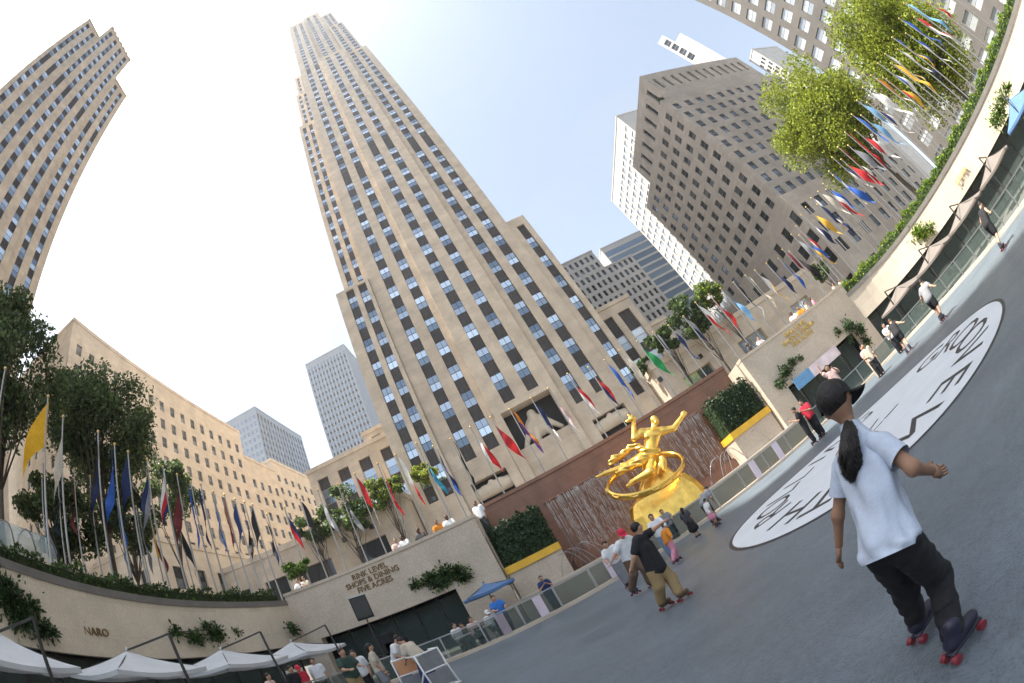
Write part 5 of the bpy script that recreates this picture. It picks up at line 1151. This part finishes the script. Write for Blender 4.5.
for lab, hp, D, yaw, H, pose, tp, bt, kw in [
        ('diner in white shirt seated beside the blue umbrella', (480, 600), 18.2, 140, 1.7, 'sit', 'white', 'denim', dict(cap='white')),
        ('diner in bright blue shirt at the railing under the blue umbrella', (492, 596), 18.2, 160, 1.75, 'rail', 'blue', 'charcoal', {}),
        ('diner with dark hair left of the white-capped one', (466, 612), 18.4, 150, 1.7, 'sit', 'rose', 'black', dict(longhair=True)),
        ('diner in black and white left of the umbrella', (448, 616), 18.6, 120, 1.75, 'sit', 'white', 'black', {}),
        ('diner leaning in between the umbrella tables', (458, 617), 18.8, 230, 1.6, 'sit', 'brown', 'black', {}),
        ('spectator in dark blue at the railing before the left planter', (540, 577), 19.0, 170, 1.65, 'phone', 'navy', 'black', dict(longhair=True)),
        ('man in dark green tee and shorts leaning on the near left rail', (340, 650), 12.6, 120, 1.78, 'rail', 'green', 'khaki', dict(leg=.4)),
        ('woman in white tee and grey shorts among the left railing group', (366, 643), 12.2, 60, 1.68, 'stand', 'beige', 'grey', dict(leg=.35, longhair=True)),
        ('man in white shirt bending towards the white frames', (386, 638), 13.2, 100, 1.75, 'rail', 'white', 'denim', dict(lean=.45)),
        ('woman in beige top and long blue skirt bent over a white frame', (412, 641), 11.6, 290, 1.66, 'rail', 'beige', 'navy', dict(lean=.5, skirt=True, leg=1.75)),
        ('person in pale shirt raising a hand behind the green-shirted man', (352, 652), 13.4, 160, 1.65, 'wave', 'white', 'black', {}),
        ('standing diner in white with black bag under the right end of the left umbrellas', (313, 662), 16.6, 160, 1.8, 'stand', 'white', 'black', {}),
        ('diner in red cap below the left umbrellas', (298, 670), 15.5, 120, 1.7, 'sit', 'red', 'black', dict(cap='red', z0=.35)),
        ('diner beside the red-capped one below the left umbrellas', (291, 672), 14.8, 100, 1.7, 'sit', 'black', 'black', dict(z0=.38)),
        ('diner with dark hair low under the third left umbrella', (268, 679), 14.4, 80, 1.7, 'sit', 'maroon' if False else 'rose', 'black', dict(longhair=True, z0=.3)),
        ('woman in white behind the right railing beside the bending skater', (884, 327), 22.6, 200, 1.7, 'rail', 'white', 'black', dict(longhair=True)),
        ('guest in pink behind the right railing near the shop opening', (857, 342), 21.0, 200, 1.7, 'rail', 'pink', 'beige', {}),
        ('guest in white behind the right railing under the dark climber', (865, 350), 20.8, 215, 1.72, 'stand', 'beige', 'black', {})]:
    kw = dict(kw); person_at(lab, None, hp, yaw, D=D, H=H, pose=pose, top=tp, bottom=bt, lean=kw.pop('lean', 0.), z0=kw.pop('z0', .0), **kw)
# spectators up at street level along the parapet
SPEC = [((297, 579), 'white', 'left corner shrub'), ((303, 577), 'beige', 'left corner shrub, right-hand one'), ((394, 538), 'rose', 'lettering on the left wall'), ((401, 536), 'white', 'lettering on the left wall, in white'), ((416, 526), 'charcoal', 'third red flag'), ((433.5, 517), 'orange', 'teal flag'), ((444.6, 514), 'white', 'teal flag, in white'), ((474, 501), 'white', 'left end of the red wall'), ((538, 471), 'purple', 'orange flag'), ((558, 462), 'beige', 'middle portal'), ((572, 454.5), 'white', 'middle portal, in white'), ((610.5, 430), 'navy', 'right portal'), ((618, 427), 'rose', 'right portal, in rose'), ((747, 345), 'charcoal', 'right end of the red wall'), ((757, 339), 'white', 'right end of the red wall, in white'), ((789, 312), 'rose', 'gold lettering on the right wall'), ((797, 308), 'orange', 'gold lettering on the right wall, in orange'), ((804, 303), 'beige', 'dark shrub at right'), ((811, 299), 'pink', 'dark shrub at right, in pink'), ((832, 285), 'beige', 'corner of the bright hedge'), ((838, 281), 'rose', 'corner of the bright hedge, in rose')]
for k, (hp, c, where) in enumerate(SPEC):
    Yp = 23.75 if 480 < hp[0] < 730 else 21.85
    p = at(*hp, Y=Yp); b = Vector((p.x, p.y, ZS)); H = min(max((p.z-ZS)/.93, 1.5), 1.9)
    J, f = posed(b, R(175+rnd.uniform(-40, 40)), H, rnd.choice(['rail', 'phone', 'stand']))
    build_person('spectator in %s on the street parapet above the %s' % (c, where.split(',')[0]), J, H, f, c, 'charcoal', rnd.choice(['hair_dark', 'hair_brown']), rnd.choice(['skin', 'skin', 'skin_brown', 'skin_dark']), res=H*.028, group='spectators along the street parapet', base=b)
# ================================================================ umbrellas and plaza furniture
def umbrella(label, c, half, z, rise, m_, rz=0, mast=None, group=None, post=None):
    """square cantilever umbrella: canopy of four sagging panels with valance, ribs, mast and bent arm"""
    U_ = root('cantilever_umbrella', (c[0], c[1], 0), label, 'umbrella', group); cs, sn = math.cos(rz), math.sin(rz)
    def L(x, y, zz): return Vector((c[0]+x*cs-y*sn, c[1]+x*sn+y*cs, zz))
    n = 6
    for k in range(4):
        mb = MB(); a0 = k*math.pi/2+math.pi/4
        P0 = Vector((math.cos(a0), math.sin(a0)))*half*math.sqrt(2); P1 = Vector((math.cos(a0+math.pi/2), math.sin(a0+math.pi/2)))*half*math.sqrt(2)
        rows = []
        for i in range(n+1):
            t = i/n; row = []
            for j in range(n+1):
                s = j/n; q = P0.lerp(P1, s)*t; sag = .10*t*math.sin(math.pi*s)*half/1.6+.05*math.sin(math.pi*t)
                row.append(L(q.x, q.y, z+rise*(1-t)-sag))
            rows.append(row)
        for i in range(n):
            for j in range(n):
                if i == 0: mb.add([rows[0][0], rows[1][j], rows[1][j+1]], [(0, 1, 2)])
                else: mb.quad(rows[i][j], rows[i+1][j], rows[i+1][j+1], rows[i][j+1])
        for j in range(n): a, b = rows[n][j], rows[n][j+1]; mb.quad(a, b, b-Vector((0, 0, .12)), a-Vector((0, 0, .12)))
        mb.build('canopy_panel', m_, U_, True)
    for k in range(4):
        a0 = k*math.pi/2+math.pi/4; MB().bar(L(0, 0, z+rise-.05), L(math.cos(a0)*half*1.41, math.sin(a0)*half*1.41, z-.03), .03, .03).build('rib', 'steel_dark', U_)
    MB().tube([L(0, 0, z+rise+.02), L(0, 0, z+rise+.12)], [.06, .02], 8).build('cap', m_, U_)
    if mast:
        b = L(*mast, 0); t_ = Vector((b.x, b.y, z+rise+.32)); d = (L(0, 0, 0)-b); d.z = 0; d.normalize(); b2 = Vector((b.x, b.y, 0))-d*.25
        MB().bar(b2, t_, .07, .07, up=(d.x, d.y, 0)).build('mast', 'steel_dark', U_)
        MB().bar(t_, L(0, 0, z+rise+.02), .05, .05).build('arm', 'steel_dark', U_)
        MB().box((b2.x-.4, b2.y-.4, -.03), (b2.x+.4, b2.y+.4, .1)).build('base', 'steel_dark', U_)
    else:
        MB().tube([L(0, 0, -.03), L(0, 0, z+rise)], .025, 8).build('mast', 'steel_dark', U_)
        MB().tube([L(0, 0, -.03), L(0, 0, .08)], .25, 12).build('base', 'steel_dark', U_)
gl = 'white umbrellas below the left wall'
for k, (y, lab) in enumerate([(3.4, 'white cantilever umbrella cut by the left edge'), (7.7, 'white cantilever umbrella directly below the bronze word'), (11.9, 'third white cantilever umbrella from the left edge'), (16.4, 'white cantilever umbrella in the corner of the left walls')]):
    umbrella(lab, (-11.4, y), 1.6, 2.1, .62, 'canvas_white', 0, (1.6, .6), gl)
gn = 'taupe umbrellas below the right wall'
for k, (x, y, lab) in enumerate([(24.3, 18.0, 'taupe cantilever umbrella farthest along the right railing'), (25.6, 14.7, 'taupe cantilever umbrella in front of the halfway climber'), (26.2, 11.2, 'taupe cantilever umbrella below the small gold word'), (26.6, 7.6, 'taupe cantilever umbrella nearest the blue one')]):
    umbrella(lab, (x, y), 1.5, 2.05, .6, 'canvas_taupe', R(8), (-1.3, .2), gn)
umbrella('blue cantilever umbrella at the right picture edge', (26.2, 3.6), 1.6, 2.2, .75, 'canvas_blue', R(10), (-1.4, .2))
p = at(485, 586, Y=19.2); umbrella('small navy blue umbrella over the tables left of the fountain', (p.x, p.y), 1.0, 2.05, .32, 'canvas_blue', R(20))
def table(label, x, y, r_=.38):
    T = root('cafe_table', (x, y, 0), label, 'table')
    MB().tube([(x, y, .71), (x, y, .74)], r_, 16).build('table_top', 'white_paint', T); MB().tube([(x, y, .02), (x, y, .71)], .03, 8).build('leg', 'steel_dark', T); MB().tube([(x, y, -.03), (x, y, .02)], .22, 12).build('base', 'steel_dark', T)
def chair(label, x, y, yaw):
    C = root('cafe_chair', (x, y, 0), label, 'chair'); s, c = math.sin(yaw), math.cos(yaw)
    def L(a, b, z): return Vector((x+a*c+b*s, y-a*s+b*c, z))
    MB().obox(L(0, 0, .45), (L(.21, 0, 0)-L(0, 0, 0)), (L(0, .21, 0)-L(0, 0, 0)), (0, 0, .02)).build('seat', 'steel_dark', C)
    MB().obox(L(0, -.2, .68), (L(.2, 0, 0)-L(0, 0, 0)), (L(0, .012, 0)-L(0, 0, 0)), (0, 0, .16)).build('backrest', 'steel_dark', C)
    for a in (-.18, .18):
        for b in (-.18, .18): MB().tube([L(a, b, -.03), L(a, b, .45 if b > 0 else .8)], .014, 6).build('leg', 'steel_dark', C)
for k, (a, w) in enumerate([((472, 604), 'under the navy blue umbrella'), ((452, 612), 'left of the navy blue umbrella')]):
    b = ray(*a); q = Vector((b.x, b.y, 0)).normalized()*(18.0); table('small round table '+w, q.x, q.y-.2); chair('black cafe chair %s' % w, q.x+.6, q.y-.5, R(200))
for k, y in enumerate((4.2, 8.2, 12.4, 16.2)):
    w = ['first', 'second', 'third', 'fourth'][k]; table('white cafe table below the %s left umbrella' % w, -11.9, y); chair('black cafe chair below the %s left umbrella' % w, -11.1, y+.1, R(-90))
for k, (x, y) in enumerate([(24.4, 17.4), (25.4, 14.2), (25.8, 10.8), (26.2, 7.2)]):
    w = ['first', 'second', 'third', 'fourth'][k]; table('white cafe table below the %s taupe umbrella from the fountain' % w, x+.4, y); chair('black cafe chair below the %s taupe umbrella from the fountain' % w, x-.4, y, R(90))

# loudspeaker on its stand
q = at(361.5, 608, D=19.2); L_ = root('loudspeaker', (q.x, q.y, 0), 'black loudspeaker on a tripod in front of the left shop opening', 'loudspeaker')
dv = Vector((-q.x, -q.y, 0)).normalized(); sd = Vector((-dv.y, dv.x, 0))
MB().obox(q, sd*.36, dv*.30, (0, 0, .48)).build('cabinet', 'rubber_black', L_); MB().obox(q+dv*.31, sd*.31, dv*.012, (0, 0, .43)).build('grille', 'steel_dark', L_)
MB().obox(q+Vector((0, 0, .5)), sd*.37, dv*.31, (0, 0, .02)).build('top_panel', 'steel', L_)
MB().tube([(q.x, q.y, .9), (q.x, q.y, q.z-.48)], .03, 8).build('pole', 'steel_dark', L_)
for k in range(3): a = 2.1*k; MB().tube([(q.x, q.y, 1.2), (q.x+.6*math.cos(a), q.y+.6*math.sin(a), -.03)], .02, 6).build('leg', 'steel_dark', L_)
E_ = root('equipment_case', (q.x+.3, q.y+.5, 0), 'stack of black equipment cases beside the loudspeaker', 'case')
for k, (dx, z0, z1, w) in enumerate([(-.5, 0, 1.1, .45), (.5, 0, 1.5, .4), (.1, 1.1, 1.9, .35)]): MB().box((q.x+dx-w, q.y+.35, z0-.03 if z0 == 0 else z0), (q.x+dx+w, q.y+1.0, z1)).build('case', 'rubber_black', E_)

# white skating-aid frames leaned on by the group at left
def aid_frame(label, px, D, yaw, seatm):
    b = ray(*px); q = Vector((b.x, b.y, 0)).normalized()*D; A = root('skating_aid_frame', (q.x, q.y, 0), label, 'skating aid'); s, c = math.sin(yaw), math.cos(yaw)
    def L(a, bb, z): return Vector((q.x+a*c+bb*s, q.y-a*s+bb*c, z))
    for a in (-.33, .33):
        MB().tube([L(a, .42, .02), L(a, .30, .55), L(a, .25, 1.0), L(a, -.15, 1.02)], .024, 8).build('side_tube', 'white_paint', A, True)
        MB().tube([L(a, -.40, .02), L(a, .28, .55)], .022, 8).build('strut', 'white_paint', A); MB().tube([L(a, -.42, .03), L(a, .45, .03)], .024, 8).build('runner', 'white_paint', A)
    for z, bb in ((.03, .42), (.55, .29), (1.0, .25)): MB().tube([L(-.33, bb, z), L(.33, bb, z)], .022, 8).build('cross_tube', 'white_paint', A)
    MB().obox(L(0, .275, .77), L(.29, 0, 0)-L(0, 0, 0), L(0, .01, 0)-L(0, 0, 0), (0, 0, .2)).build('panel', seatm, A); MB().obox(L(0, .33, .3), L(.29, 0, 0)-L(0, 0, 0), L(0, .01, 0)-L(0, 0, 0), (0, 0, .2)).build('panel', 'cloth_grey', A)
mat('panel_orange', (.62, .30, .14), .6, .1, 3)
aid_frame('white tubular skating aid with orange panel beside the bending man', (402, 655), 12.3, R(160), 'panel_orange')
aid_frame('white tubular skating aid under the woman in the blue skirt', (424, 660), 11.0, R(130), 'cloth_grey')

# pink and blue sign board in the right-hand shop opening
q0, q1 = at(796, 386, Y=20.6), at(837, 349, Y=20.6); B_ = root('sign_board', ((q0.x+q1.x)/2, 20.6, 2.2), 'pale pink sign board with blue end above the red-shirted skater', 'sign')
xm = q0.x+(q1.x-q0.x)*.35; zz = (q0.z+q1.z)/2
MB().box((xm, 20.55, zz-.33), (q1.x, 20.62, zz+.33)).build('pink_panel', 'panel_screen', B_); MB().box((q0.x, 20.56, zz-.33), (xm, 20.61, zz+.33)).build('blue_panel', 'flag_light_blue', B_)
for x in (q0.x+.1, q1.x-.1): MB().tube([(x, 20.66, -.03), (x, 20.66, zz+.3)], .025, 6).build('post', 'steel_dark', B_)

# street-level things seen over the walls
K = root('glass_kiosk', (-18.6, 5.5, ZS), 'barrel-vaulted glass stair canopy behind the left hedge', 'kiosk')
for k in range(7):
    y = 2.2+k*1.1; pts = [(-18.6+1.5*math.cos(a), y, ZS+1.95+1.5*math.sin(a)) for a in [math.pi*i/10 for i in range(11)]]
    MB().tube([(-17.1, y, ZS)]+pts+[(-20.1, y, ZS)], .035, 6).build('arch_rib', 'steel_dark', K)
    if k < 6:
        for i in range(10):
            a, b = pts[i], pts[i+1]; MB().quad((a[0], y+.04, a[2]), (b[0], y+.04, b[2]), (b[0], y+1.06, b[2]), (a[0], y+1.06, a[2])).build('pane', 'kiosk_glass', K)
MB().box((-17.15, 2.2, ZS), (-17.05, 8.8, ZS+.5)).build('base_wall', 'coping', K)
V_ = root('parked_van', (-19.8, 13.6, ZS), 'black parked van whose roof shows behind the left hedge', 'van')
def car_sec(y0, y1, prof): return prof
mb = MB(); prof = [(-2.5, .35), (-2.5, 2.2), (-2.3, 2.45), (.6, 2.5), (1.1, 2.4), (1.7, 1.35), (2.4, 1.15), (2.5, .35)]
for sx in (-.9, .9):
    for yy, zz_ in prof: mb.v.append((-19.8+sx*(.82 if zz_ > 1.2 else 1), 13.6+yy, ZS+zz_))
n8 = len(prof); mb.f = [(i, i+1, n8+i+1, n8+i) for i in range(n8-1)]+[tuple(range(n8)), tuple(reversed(range(n8, 2*n8)))]; mb.m = [0]*len(mb.f)
mat('car_black', (.012, .012, .013), .15, .05, 2, spec=.6); mb.build('body', 'car_black', V_)
MB().quad((-18.88, 13.9, ZS+1.3), (-18.88, 15.1, ZS+1.3), (-19.0, 14.7, ZS+2.2), (-19.0, 13.9, ZS+2.2)).build('window', 'window_glass_dark', V_)
for dy in (-1.4, 1.4):
    for sx in (-.82, .82): MB().tube([(-19.8+sx-.1, 13.6+dy, ZS+.34), (-19.8+sx+.1, 13.6+dy, ZS+.34)], .34, 16).build('wheel', 'rubber_black', V_)
for k, (px, Y) in enumerate([((435, 499), 46.9), ((450, 490), 46.9), ((345, 540), 46.9), ((372, 527), 46.9), ((320, 552), 46.9), ((660, 380), 46.9), ((700, 357), 46.9)]):
    q = at(*px, Y=Y); W_ = root('wall_lamp', (q.x, q.y, q.z), 'dark floodlight, %s from left on the garden wing fronts' % ordinal([5, 6, 2, 4, 1, 7, 8][k] if k != 2 else 2), 'lamp', 'floodlights on the garden wings')
    MB().box((q.x-.22, q.y-.35, q.z-.25), (q.x+.22, q.y, q.z+.25)).build('housing', 'steel_dark', W_); MB().box((q.x-.18, q.y-.37, q.z-.2), (q.x+.18, q.y-.352, q.z+.2)).build('lens', 'window_glass_dark', W_)

# ================================================================ thin summer haze
hz = bpy.data.materials.new('haze'); hz.use_nodes = True; t = hz.node_tree; t.nodes.clear()
o_ = t.nodes.new('ShaderNodeOutputMaterial'); pv = t.nodes.new('ShaderNodeVolumePrincipled'); pv.inputs['Color'].default_value = (.93, .95, 1, 1)
pv.inputs['Density'].default_value = .0004; pv.inputs['Anisotropy'].default_value = .55; t.links.new(pv.outputs[0], o_.inputs['Volume']); MATS['haze'] = hz
hb = MB().box((-920, -920, -1.5), (920, 920, 240)).build('haze', 'haze'); props(hb, kind='stuff')
SC.cycles.volume_bounces = 0
